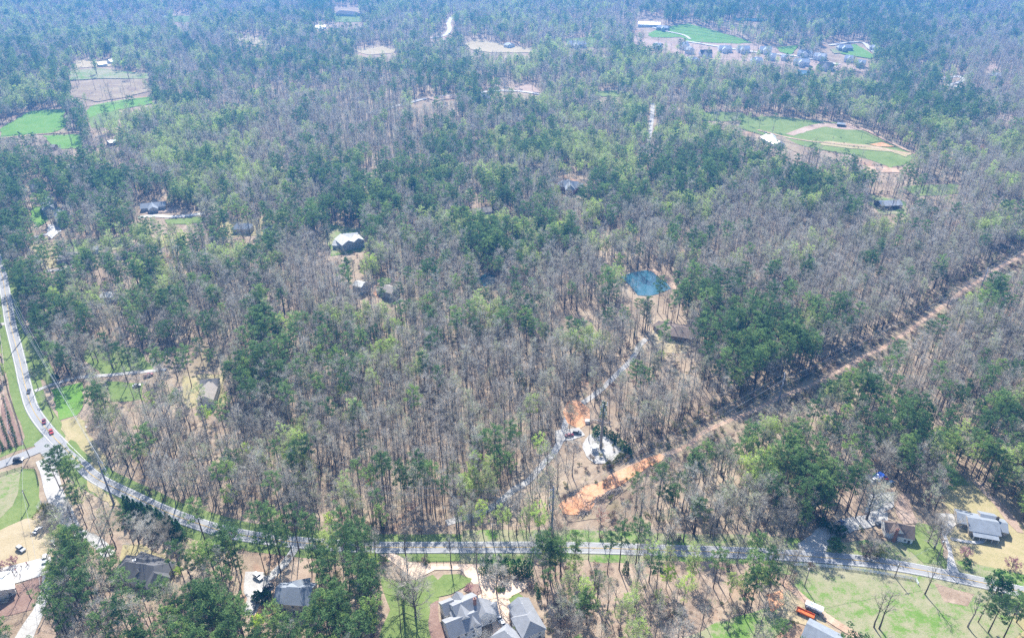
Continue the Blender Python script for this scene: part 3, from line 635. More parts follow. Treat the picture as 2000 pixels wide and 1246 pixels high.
def shrub(seed, m='brownbr', h=2.6, r=1.8, n=5, per=26, size=.42, stems=True):
    rs = np.random.RandomState(seed); mb = MB()
    for j in range(n):
        c = np.array([rs.normal()*r*.4, rs.normal()*r*.4, h*(.4+.35*rs.rand())]); addblob(mb, M[m], c, r*.5, per, size, rs, flat=h/r*.6)
        if stems: mb.tube([[0, 0, -.1], c], [.06, .02], M['bark'], 3, False)
    if stems: twigs(mb, M['twig'], [0, 0, h*.5], [0, 0, 1], 14, h*.6, .07, rs)
    return mb.mesh('foliage')

PROTO = {
 'bare': [bare_tree(1, 21, 3.5, .46, 14, dens=1.1, wd=.07, rb=.22), bare_tree(2, 23, 3.0, .52, 12, dens=1.1, wd=.07, rb=.22), bare_tree(3, 17, 3.9, .38, 14, dens=1.1, wd=.07, rb=.2), bare_tree(4, 24, 4.9, .42, 17, rb=.32, dens=1.2, wd=.08), bare_tree(5, 14, 2.8, .4, 10, rb=.14, dens=1.1, wd=.07), bare_tree(6, 20, 3.8, .42, 13, leaf='bud', leafn=7, dens=1.), bare_tree(7, 22, 2.5, .6, 9, rb=.2, dens=1., wd=.07), bare_tree(8, 19, 3.2, .5, 10, rb=.22, dens=.6, wd=.06)],
 'pine': [pine_tree(11, 25, 3.5, .54, 17), pine_tree(12, 28, 3.9, .58, 18, .3), pine_tree(13, 21, 4.1, .42, 22), pine_tree(14, 26, 3.0, .64, 12), pine_tree(15, 17, 2.7, .38, 16, .18)],
 'leafing': [bare_tree(21, 19, 4.6, .3, 16, leaf='spring', leafn=20), leaf_tree(22, 18, 4.2, .36, 54, per=18), bare_tree(23, 21, 4.4, .4, 14, leaf='spring', leafn=14), leaf_tree(24, 14, 3.6, .28, 42, per=18), bare_tree(25, 17, 4.4, .34, 14, leaf='lime', leafn=15)],
}
# dominant tree cover read from the photograph: 100 x 50 px cells
TYPES = """gggggMPgMgggMPPPPPMM
gGGggMPMMMggMggMPPMB
MPBBPPMgPGGgGGGMgPMB
GPgPgBBBPPMGGgPPgPPB
PPGGgBBBBPgGggMPgPPB
MPgGGBBBPPGGGMMggBgg
PPgGGMPPPggGMPPMMBBB
PPPPgGPPPPPPMMgMMMBB
PPPPMPPPgPPBBBBBBBBB
PMGgGMMBPPMBBMBBBBBB
PPPPPgBBBMBBMBBBMBBB
PGPGPMBBPPgBMPPMBBBB
PMBMMPBBMPMMBBPMMBBB
MBMPMMMBMBBBBBPPBBBB
gbPMPMMBBBBBBMPPPPBB
gMMPMMPGBBBBBBBMPMBB
gMMMPMBMBBBBBBMMPPPM
gBPMPMBBBPMMBBMPPPPP
gPBMMBBPPPBBBMMPPPMP
gPgMBBBBBBBBBMMPPMMM
QMQQQQQQMBBBMMPPMggM
QQQQQQQQPBBPPMPMgggB
QQQQQQQQPBBMMMMMgggg
QQQQQQQQPBgBgMMMgggP
QQQQQQQQPBgBgMMMgggP""".split('\n')
MIX = dict(Q=(.24, .66, .10, 1.), B=(.92, .03, .05, .97), b=(.9, .05, .05, .4), P=(.52, .37, .11, .95), M=(.72, .14, .14, .97), G=(.38, .10, .52, .96), g=(.60, .10, .30, .94))
MIXA = np.array([[MIX[c] for c in row] for row in TYPES])

xs = []; ys = []; hs = []
for y0, y1, sp in ((150, 420, 4.6), (420, 700, 4.7), (700, 1050, 5.7), (1050, 1600, 7.4), (1600, 2560, 9.6)):
    ya = np.arange(y0, y1, sp); wmax = .72*(y1*CT+HC*ST)*1.10+25
    xa = np.arange(-wmax, wmax, sp); gX, gY = np.meshgrid(xa, ya)
    gX = gX+(np.random.rand(*gX.shape)-.5)*sp*1.5; gY = gY+(np.random.rand(*gX.shape)-.5)*sp*1.5
    m = np.abs(gX) < .72*(gY*CT+HC*ST)*1.10+25
    xs.append(gX[m]); ys.append(gY[m]); hs.append(np.full(m.sum(), 1. if y0 < 1000 else 1.08 if y0 < 1500 else 1.22))
tx = np.concatenate(xs); ty = np.concatenate(ys); bs = np.concatenate(hs); tz = H(tx, ty); n = len(tx)
th = (19+5*np.random.rand(n))*bs
cx, cyp, _ = proj(tx, ty, tz+th*.75); bx_, by_, _ = proj(tx, ty, tz)
jx = cx+np.random.normal(size=n)*26+(vnoise(tx, ty, 70, 5)-.5)*70; jy = cyp+np.random.normal(size=n)*12+(vnoise(tx, ty, 70, 6)-.5)*40
mix = MIXA[np.clip((jy/50).astype(int), 0, len(TYPES)-1), np.clip((jx/100).astype(int), 0, 19)]
clump = vnoise(tx, ty, 24, 7)*.6+vnoise(tx, ty, 60, 8)*.4+np.random.normal(size=n)*.26
clump = np.argsort(np.argsort(clump))/n                    # uniform 0..1
clump2 = np.argsort(np.argsort(vnoise(tx, ty, 30, 12)*.7+vnoise(tx, ty, 11, 13)*.3+np.random.normal(size=n)*.06))/n
kind = np.where(clump < mix[:, 1]*1.0, 1, 0); kind = np.where((kind == 0) & (clump2 > 1-mix[:, 2]/(1-mix[:, 1]*.9)), 2, kind)
keep = np.random.rand(n)*1.0
kk = look(BASE, bx_, by_)
for f_, dx in ((0., 0), (.3, 0), (.6, 0), (.78, -2.6), (.78, 2.6), (.97, 0)):
    qx, qy, _ = proj(tx+dx, ty, tz+th*f_); kk = np.minimum(kk, look(KEEP, qx, qy))
ok = (keep < kk*mix[:, 3]) & (by_ > -160)
ok &= ~((vnoise(tx, ty, 38, 20) > .86) & (np.random.rand(n) < .75))
for pl, rad in ROADS:
    lo = pl.min(0)-rad-5; hi = pl.max(0)+rad+5; sel = np.where((tx > lo[0]) & (tx < hi[0]) & (ty > lo[1]) & (ty < hi[1]) & ok)[0]
    for s in range(0, len(sel), 4000):
        q = sel[s:s+4000]; d = np.min((tx[q][:, None]-pl[None, :, 0])**2+(ty[q][:, None]-pl[None, :, 1])**2, 1); ok[q] &= d > rad**2
tx, ty, tz, kind, bs, cx, cyp = (a[ok] for a in (tx, ty, tz, kind, bs, cx, cyp)); n = len(tx)
rz = np.random.rand(n)*6.283; scl = (.80+.38*np.random.rand(n))*bs
infr = (cx > -8) & (cx < 2008) & (proj(tx, ty, tz+scl*22)[1] < 1246)
dist = np.sqrt(tx**2+ty**2+HC**2)
print('trees', n, [(int((kind == k).sum())) for k in range(3)])

ZONES = [((0, 1085, 240, 1246), 'beside the dark hip roofed house at the bottom left'), ((240, 1085, 480, 1246), 'below the dark hip roofed house'),
 ((480, 1085, 640, 1246), 'around the narrow slate roofed house by the clay yard'), ((640, 1120, 780, 1246), 'between the slate roofed house and the big grey roofed house'),
 ((780, 1085, 1070, 1246), 'beside the pale gravel drive of the big grey roofed house'), ((1070, 1060, 1290, 1246), 'on the pink leaf floor below the straight road'),
 ((1290, 1060, 1580, 1246), 'beside the dirt lane of the orange wagon'), ((1580, 1100, 2000, 1246), 'on the patchy green field at the bottom right'),
 ((0, 940, 260, 1085), 'by the gravel drive below the road junction'), ((260, 1000, 560, 1085), 'along the roadside below the yellow green cypress row'),
 ((560, 1000, 880, 1120), 'along the road left of the gravel forest drive'), ((880, 1000, 1290, 1085), 'between the steel power pole and the straight road'),
 ((1290, 960, 1560, 1085), 'above the road right of the brush piles'), ((1560, 980, 1760, 1100), 'beside the white cottage with the brick chimney'),
 ((1760, 850, 2000, 1100), 'on the edge of the ranch house lawn'), ((220, 850, 470, 1000), 'behind the bend of the road near the corner power pole'),
 ((470, 850, 760, 1000), 'under the long power wires above the road'), ((760, 850, 1090, 1000), 'left of the gravel drive to the tower pad'),
 ((1090, 780, 1300, 1000), 'around the gravel tower pad'), ((1300, 780, 1560, 980), 'below the dirt power line track'), ((1560, 780, 1760, 980), 'above the parked cars and the blue tarp')]
def zone(px, py):
    for (a, b, c, d), t in ZONES:
        if a <= px < c and b <= py < d: return t
    return 'in the wood above the road junction' if px < 500 else 'in the middle of the central wood' if px < 1300 else 'in the wood right of the power line track'
KN = {0: ('bare_tree', 'bare grey tree', 'bare tree'), 1: ('pine_tree', 'green pine with tall trunk', 'pine tree'), 2: ('leafing_tree', 'yellow green spring tree', 'leafing tree')}
DESC = {0: ['upright bare grey tree', 'slender bare grey tree', 'low spreading bare tree', 'broad bare grey tree', 'young thin bare tree', 'grey tree in bud', 'high crowned bare tree', 'sparsely twigged bare tree'],
        1: ['tall green pine', 'lofty long trunked pine', 'dense bushy pine', 'slim high crowned pine', 'short young pine'],
        2: ['airy yellow green tree', 'rounded yellow green tree', 'tall airy spring tree', 'small rounded spring tree', 'bright lime spring tree']}
KEY = {0: 'bare', 1: 'pine', 2: 'leafing'}
WT = {0: [.16, .16, .13, .10, .12, .11, .12, .10], 1: [.25, .22, .17, .22, .14], 2: [.28, .20, .26, .18, .08]}
stuffmask = np.ones(n, bool); FIRST = {}; LIM = {0: 292, 1: 298, 2: 290}
for k in range(3):
    ids = np.where((kind == k) & infr)[0]; ids = ids[np.argsort(dist[ids])][:LIM[k]]
    prot = PROTO[KEY[k]]
    for i in ids:
        i = int(i); stuffmask[i] = False; v = random.choices(range(len(prot)), WT[k])[0]; s = float(scl[i])
        nm, desc, cat = KN[k]; desc = DESC[k][v]
        t = f"{desc} {zone(cx[i], cyp[i])}"
        e = empty(nm, (tx[i], ty[i], tz[i]), t, cat, f"{cat}s {zone(cx[i], cyp[i])}", float(rz[i])); e.scale = (s, s, s*(.94+.12*random.random()))
        a = link('trunk', prot[v][0], e); b = link('crown', prot[v][1], e); FIRST.setdefault((k, v), (a, b))

def stuff(name, P3, rz, sc, var, pairs, label=None):
    me = bpy.data.meshes.new(name); me.vertices.add(len(P3)); me.vertices.foreach_set('co', np.asarray(P3, np.float32).ravel())
    a = me.attributes.new('rz', 'FLOAT', 'POINT'); a.data.foreach_set('value', np.asarray(rz, np.float32))
    a = me.attributes.new('sc', 'FLOAT_VECTOR', 'POINT'); a.data.foreach_set('vector', np.asarray(sc, np.float32).ravel())
    a = me.attributes.new('vr', 'INT', 'POINT'); a.data.foreach_set('value', np.asarray(var, np.int32))
    o = link(name, me); tag(o, label, kind='stuff')
    g = bpy.data.node_groups.new(name, 'GeometryNodeTree'); g.interface.new_socket('Geometry', in_out='INPUT', socket_type='NodeSocketGeometry'); g.interface.new_socket('Geometry', in_out='OUTPUT', socket_type='NodeSocketGeometry')
    N = g.nodes; Lk = g.links; gi = N.new('NodeGroupInput'); go = N.new('NodeGroupOutput'); jn = N.new('GeometryNodeJoinGeometry'); Lk.new(jn.outputs[0], go.inputs[0])
    def attr(nm, ty):
        x = N.new('GeometryNodeInputNamedAttribute'); x.data_type = ty; x.inputs['Name'].default_value = nm; return x.outputs[0]
    R_, S_, V_ = attr('rz', 'FLOAT'), attr('sc', 'FLOAT_VECTOR'), attr('vr', 'INT')
    cb = N.new('ShaderNodeCombineXYZ'); Lk.new(R_, cb.inputs[2])
    for i, pr in enumerate(pairs):
        c = N.new('FunctionNodeCompare'); c.data_type = 'INT'; c.operation = 'EQUAL'; Lk.new(V_, c.inputs[2]); c.inputs[3].default_value = i
        j2 = N.new('GeometryNodeJoinGeometry')
        for ob in pr:
            oi = N.new('GeometryNodeObjectInfo'); oi.transform_space = 'ORIGINAL'; oi.inputs['Object'].default_value = ob; Lk.new(oi.outputs['Geometry'], j2.inputs[0])
        ip = N.new('GeometryNodeInstanceOnPoints'); Lk.new(gi.outputs[0], ip.inputs['Points']); Lk.new(c.outputs[0], ip.inputs['Selection']); Lk.new(j2.outputs[0], ip.inputs['Instance'])
        Lk.new(cb.outputs[0], ip.inputs['Rotation']); Lk.new(S_, ip.inputs['Scale']); Lk.new(ip.outputs[0], jn.inputs[0])
    md = o.modifiers.new('scatter', 'NODES'); md.node_group = g; return o
for k in range(3):
    for v in range(len(PROTO[KEY[k]])):
        assert (k, v) in FIRST
    m = stuffmask & (kind == k); q = m.sum()
    sz = scl[m]; sc = np.stack([sz*(.9+.25*np.random.rand(q)), sz*(.9+.25*np.random.rand(q)), sz*(.92+.16*np.random.rand(q))], 1)
    nm = {0: 'bare_woods', 1: 'pine_woods', 2: 'leafing_woods'}[k]
    stuff(nm, np.stack([tx[m], ty[m], tz[m]], 1), rz[m], sc, np.random.choice(len(PROTO[KEY[k]]), q, p=WT[k]), [FIRST[(k, v)] for v in range(len(PROTO[KEY[k]]))])

# undergrowth among the near trees
US = [shrub(31), shrub(32, 'brownbr', 3.5, 2.2, 5), shrub(33, 'olive', 2.0, 1.6, 4), shrub(34, 'brownbr', 1.5, 2.4, 5, 24, .35), shrub(35, 'bud', 4.5, 2.0, 5, 14, .35)]
q = 15000; ux = (np.random.rand(q)-.5)*2; uy = 160+np.random.rand(q)**.8*800; ux = ux*(.72*(uy*CT+HC*ST)*1.08+20); uz = H(ux, uy)
a_, b_, _ = proj(ux, uy, uz+1); okk = (look(KEEP, a_, b_) > .3) & (vnoise(ux, uy, 35, 9)+np.random.normal(size=q)*.12 > .45)
for pl, rad in ROADS:
    sel = np.where(okk & (ux > pl[:, 0].min()-9) & (ux < pl[:, 0].max()+9) & (uy > pl[:, 1].min()-9) & (uy < pl[:, 1].max()+9))[0]
    for s in range(0, len(sel), 4000):
        w_ = sel[s:s+4000]; okk[w_] &= np.min((ux[w_][:, None]-pl[None, :, 0])**2+(uy[w_][:, None]-pl[None, :, 1])**2, 1) > rad**2
tr_w = np.array([tuple(v) for v in spline([P(*q_) for q_ in TR[2:]], 6)]); k3 = 2600
cxx = tr_w[np.random.randint(0, len(tr_w), k3)]+np.random.normal(size=(k3, 2))*9; dmin = np.array([np.min(np.hypot(tr_w[:, 0]-a, tr_w[:, 1]-b)) for a, b in cxx]); cxx = cxx[(dmin > 4.5)]
ux = np.concatenate([ux[okk], cxx[:, 0]]); uy = np.concatenate([uy[okk], cxx[:, 1]]); uz = H(ux, uy); q = len(ux); print('undergrowth', q)
UP = []
for i, me_ in enumerate(US):
    o = bpy.data.objects.new('undergrowth_bush', me_); UP.append((o,))
s = .6+.7*np.random.rand(q)
stuff('undergrowth', np.stack([ux, uy, uz], 1), np.random.rand(q)*6.28, np.stack([s, s, s], 1), np.random.randint(0, 5, q), UP)

# ------------------------------------------------------------------ houses
def _win():
    mb = MB(); mb.box((0, 0, 0), (1.15, .10, 1.5), M['trim']); mb.box((0, -.06, 0), (.9, .06, 1.25), M['glass']); mb.box((0, -.09, 0), (.06, .03, 1.25), M['trim']); mb.box((0, -.09, 0), (.9, .03, .06), M['trim']); return mb.mesh('window')
WIN = _win()
def _door():
    mb = MB(); mb.box((0, 0, 0), (1.2, .12, 2.2), M['trim']); mb.box((0, -.07, -.05), (.95, .06, 2.0), M['dwood']); return mb.mesh('door')
DOOR = _door()
def _gdoor():
    mb = MB(); mb.box((0, 0, 0), (2.9, .10, 2.4), M['trim']); mb.box((0, -.06, -.05), (2.6, .04, 2.2), M['grey']); return mb.mesh('garage_door')
GDOOR = _gdoor()
HN = [0]
def house(name, label, cat, roof, wall, wings, chim=None, porch=None, group=None, windows=True, garage=False, door=True):
    """wings: (ridge end A px, ridge end B px, width m, wall height m, roof rise m, hip 0..1)"""
    W0 = []
    for (A, B, wd, wh, rh, hip) in wings:
        a = P(A[0], A[1], wh+rh); b = P(B[0], B[1], wh+rh); W0.append((a.to_2d(), b.to_2d(), wd, wh, rh, hip))
    c0 = sum(((a+b)/2 for a, b, *_ in W0), Vector((0, 0)))/len(W0)
    z0 = min(float(H(p.x, p.y)) for p in (c0, W0[0][0], W0[0][1]))
    root = empty(name, (c0.x, c0.y, z0), label, cat, group)
    wm, rm = MB(), MB()
    for k, (a, b, wd, wh, rh, hip) in enumerate(W0):
        HN[0] += 1; e = .011*(HN[0] % 7)+.017*k
        d = (b-a); L = d.length; d.normalize(); nr = Vector((-d.y, d.x)); c = (a+b)/2-c0; ang = math.atan2(d.y, d.x)
        if hip: L += wd*hip
        wh2 = wh+e; hl = L/2; hw = wd/2+e
        T = lambda x, y, z: (c.x+d.x*x+nr.x*y, c.y+d.y*x+nr.y*y, z)
        wm.add([T(sx*hl, sy*hw, z) for z in (-1.5, wh2) for sx, sy in ((-1, -1), (1, -1), (1, 1), (-1, 1))],
               [(0, 1, 5, 4), (1, 2, 6, 5), (2, 3, 7, 6), (3, 0, 4, 7)], M[wall])
        o_ = .45; ex, ey = hl+o_, hw+o_; zz = wh2; rl = hl+o_ if not hip else max(.2, hl-wd/2*hip)
        rdz = zz+.22+rh+(o_*rh/hw)
        vs = [T(-ex, -ey, zz), T(ex, -ey, zz), T(ex, ey, zz), T(-ex, ey, zz), T(-ex, -ey, zz+.2), T(ex, -ey, zz+.2), T(ex, ey, zz+.2), T(-ex, ey, zz+.2), T(-rl, 0, rdz), T(rl, 0, rdz)]
        rm.add(vs, [(4, 5, 9, 8), (6, 7, 8, 9)], M[roof]); rm.add(vs, [(0, 3, 2, 1), (0, 1, 5, 4), (1, 2, 6, 5), (2, 3, 7, 6), (3, 0, 4, 7)], M['trim'])
        rm.add(vs, [(5, 6, 9), (7, 4, 8)], M[roof] if hip else M[wall])
        if not windows: continue
        fl = [1.5] if wh < 4.2 else [1.5, 4.2] if wh < 7.2 else [1.5, 4.2, 6.9]
        for sy in (-1, 1):
            nn = max(1, int((2*hl-1.5)/3.2))
            for i in range(nn):
                x = (i-(nn-1)/2)*3.2
                for z in fl:
                    isdoor = door and z < 2 and i == nn//2 and k == 0 and sy*(-nr.y) > 0.0 if False else False
                    wo = link('window', WIN, root, T(x, sy*(hw+.03), z), ang+(0 if sy < 0 else math.pi))
        for sx in (-1, 1):
            for y in ((-wd/4, wd/4) if wd > 7 else (0,)):
                for z in fl: link('window', WIN, root, T(sx*(hl+.03), y, z), ang+(math.pi/2 if sx > 0 else -math.pi/2))
        if k == 0 and door:
            s = -1 if nr.y > 0 else 1
            link('door', DOOR, root, T(1.6+.0, s*(hw+.10), 1.1), ang+(0 if s < 0 else math.pi))
        if garage and k == garage-1:
            s = -1 if nr.y > 0 else 1
            for x in (-1.9, 1.9): link('garage_door', GDOOR, root, T(x, s*(hw+.09), 1.2), ang+(0 if s < 0 else math.pi))
        if porch and porch[0] == k:
            s = -1 if nr.y > 0 else 1; dpt = porch[1]; pl = hl*.86
            pm = MB(); y0, y1 = s*(hw+o_*.5), s*(hw+dpt)
            q = [T(-pl, y0, 2.75), T(pl, y0, 2.75), T(pl, y1, 2.35), T(-pl, y1, 2.35)]; q2 = [(p[0], p[1], p[2]+.16) for p in q]
            pm.add(q+q2, [(0, 1, 2, 3), (4, 5, 6, 7), (0, 1, 5, 4), (1, 2, 6, 5), (2, 3, 7, 6), (3, 0, 4, 7)], M[roof]); pm.build('porch_roof', root)
            for i in range(5): MB().box((0, 0, 0), (.16, .16, 2.45), M['trim']).build('porch_post', root, T(-pl+.2+i*(2*pl-.4)/4, y1-s*.2, 1.2))
    wm.build('wall', root); ro = rm.build('roof', root)
    for (px, py, zt, m) in (chim or []):
        p = P(px, py, zt); mb = MB(); mb.box((0, 0, (zt-1)/2-.5), (1.1, .9, zt+.8), M[m]); mb.box((0, 0, zt-.1), (1.3, 1.1, .22), M[m]); mb.box((0, 0, zt+.12), (.5, .4, .25), M['black'])
        mb.build('chimney', root, (p.x-c0.x, p.y-c0.y, 0), R(20))
    # roof vents
    if windows and len(W0):
        a, b, wd, wh, rh, hip = W0[0]; m_ = (a*.6+b*.4)-c0; MB().tube([(0, 0, 0), (0, 0, .5)], .14, M['roof_metal'], 6).build('vent_pipe', root, (m_.x, m_.y, wh+rh+.05))
    return root

house('big_house', 'big grey roofed white house of many gables beside the gravel turnaround', 'house', 'roof_grey', 'white',
      [((886, 1184), (930, 1165), 10, 6.2, 3.6, 0), ((872, 1218), (931, 1195), 8.5, 5.6, 3.2, 0), ((864, 1181), (884, 1173), 6.5, 5.0, 2.6, 0), ((899, 1180), (909, 1204), 8, 6.0, 3.4, 0), ((936, 1170), (948, 1196), 8.5, 4.2, 3.4, 0), ((922, 1202), (928, 1216), 5.0, 5.0, 3.1, 0), ((944, 1186), (958, 1184), 6, 3, 2, .9), ((893, 1158), (899, 1169), 3.5, 6.1, 1.8, 0)],
      chim=[(927, 1168, 12.2, 'brick')])
house('garage_building', 'long grey roofed white outbuilding right of the gravel turnaround', 'garage', 'roof_grey', 'white', [((1013, 1168), (1029, 1198), 8.5, 4.6, 2.6, 0), ((1029, 1202), (1036, 1214), 9.6, 4.8, 3.0, .7)], garage=1)
house('small_house', 'small grey roofed house at the bottom edge below the white car', 'house', 'roof_grey', 'white', [((985, 1232), (1000, 1246), 8, 3.6, 2.6, .7)])
house('dark_roofed_house', 'low house under a dark charcoal hip roof among pines at the bottom left', 'house', 'roof_dark', 'cream', [((246, 1098), (300, 1106), 12.5, 3.2, 4.0, .8), ((268, 1090), (280, 1094), 11, 3.3, 3.9, .8), ((266, 1107), (270, 1116), 5, 3.6, 2.4, 0), ((294, 1104), (302, 1120), 8.5, 3.2, 3.0, .8)], chim=[(262, 1093, 7.5, 'trim')])
house('slate_roofed_house', 'tall house under a slate blue roof above the small clay yard', 'house', 'roof_slate', 'cream', [((541, 1148), (562, 1149), 9.5, 5.2, 3.0, 0), ((562, 1147), (608, 1150), 10.5, 5.6, 3.4, 0), ((583, 1134), (583, 1148), 8, 5.4, 3.2, .7)])
house('ranch_house', 'long blue grey roofed ranch house on the tan lawn at the right', 'house', 'roof_slate', 'tanw', [((1891, 1011), (1949, 1021), 11.5, 2.9, 2.2, 0), ((1870, 1002), (1893, 1007), 8.5, 2.7, 1.7, 0), ((1948, 1019), (1966, 1023), 8.2, 2.6, 1.6, 0), ((1916, 1004), (1946, 1010), 7, 3.0, 1.7, 0)], porch=(0, 3.0), chim=[(1950, 1010, 6.0, 'dwood')])
house('cottage', 'white cottage with a brown roof and a tall brick chimney above the road', 'house', 'roof_brown', 'white', [((1756, 1024), (1785, 1030), 8.6, 3.0, 3.2, 0), ((1729, 1021), (1756, 1024), 6.8, 2.9, 2.4, 0), ((1751, 1022), (1756, 1034), 6, 3.0, 3.0, 0)], chim=[(1754, 1033, 8.0, 'brick')])
house('barn_house', 'slate roofed house cut by the bottom edge near the orange wagon', 'house', 'roof_slate', 'white', [((1577, 1219), (1640, 1252), 10.5, 3.4, 2.6, 0)])
house('grey_house', 'grey green roofed house in the wood below the red pickup truck', 'house', 'roof_tan', 'white', [((392, 743), (424, 740), 8.5, 5.0, 3.0, 0), ((408, 746), (398, 774), 8.8, 5.0, 3.0, 0)])
house('pale_roofed_house', 'pale cream roofed two storey house in the upper left wood', 'house', 'roof_pale', 'blue', [((670, 457), (698, 455), 14, 6.2, 3.2, 0), ((665, 458), (680, 470), 11, 6.2, 3.0, 0), ((652, 470), (668, 471), 9, 3.4, 2.4, 0), ((690, 456), (700, 466), 9, 6.1, 2.6, 0)])
house('guest_house', 'small boxy white roofed house in open bare woods', 'house', 'roof_pale', 'blue', [((694, 550), (711, 553), 8.2, 6.4, 1.4, 0)])
house('deck_house', 'pale green roofed house with a brown deck beside bare woods', 'house', 'roof_tan', 'blue', [((752, 557), (772, 563), 9.5, 5.8, 2.4, 0), ((741, 562), (752, 566), 7, 3.2, .8, 0)])
house('brown_house', 'brown roofed house of two wings on the straw lawn by the gravel drive', 'house', 'roof_brown', 'brown', [((1287, 628), (1310, 643), 9.0, 3.6, 1.6, 0), ((1322, 638), (1342, 641), 16, 3.8, 2.8, .9), ((1309, 641), (1322, 642), 8, 3.4, 1.4, 0)])
house('metal_barn', 'long grey metal roofed barn in the clearing at the upper right', 'barn', 'roof_metal', 'dwood', [((1716, 393), (1757, 391), 13, 4.0, 2.6, 0)], windows=False, door=False)
house('slate_house', 'grey hip roofed house in dark pines left of the big central wood', 'house', 'roof_slate', 'brick', [((1100, 353), (1128, 355), 13, 6.0, 4.4, .8), ((1110, 351), (1114, 362), 9, 6.0, 4.0, .7)])
house('long_house', 'long low blue grey roofed house left of the curved concrete drive', 'house', 'roof_slate', 'grey', [((274, 399), (322, 394), 11, 3.2, 2.6, 0), ((296, 396), (298, 405), 8, 3.2, 2.4, 0)])
house('tall_house', 'topmost pale grey roofed house at the left edge of the wood', 'house', 'roof_slate', 'blue', [((58, 361), (74, 359), 10, 6.0, 3.2, 0)])
house('gabled_house', 'blue gabled house between two others near the small bright lawn', 'house', 'roof_slate', 'blue', [((84, 386), (98, 390), 9, 6.5, 3.8, 0), ((88, 384), (92, 402), 9, 6.5, 3.6, 0)])
house('gabled_house', 'pale blue grey roofed house just above the concrete parking area', 'house', 'roof_slate', 'blue', [((106, 412), (128, 411), 10, 6.0, 3.6, 0), ((112, 407), (118, 424), 8, 6.0, 3.4, 0)])
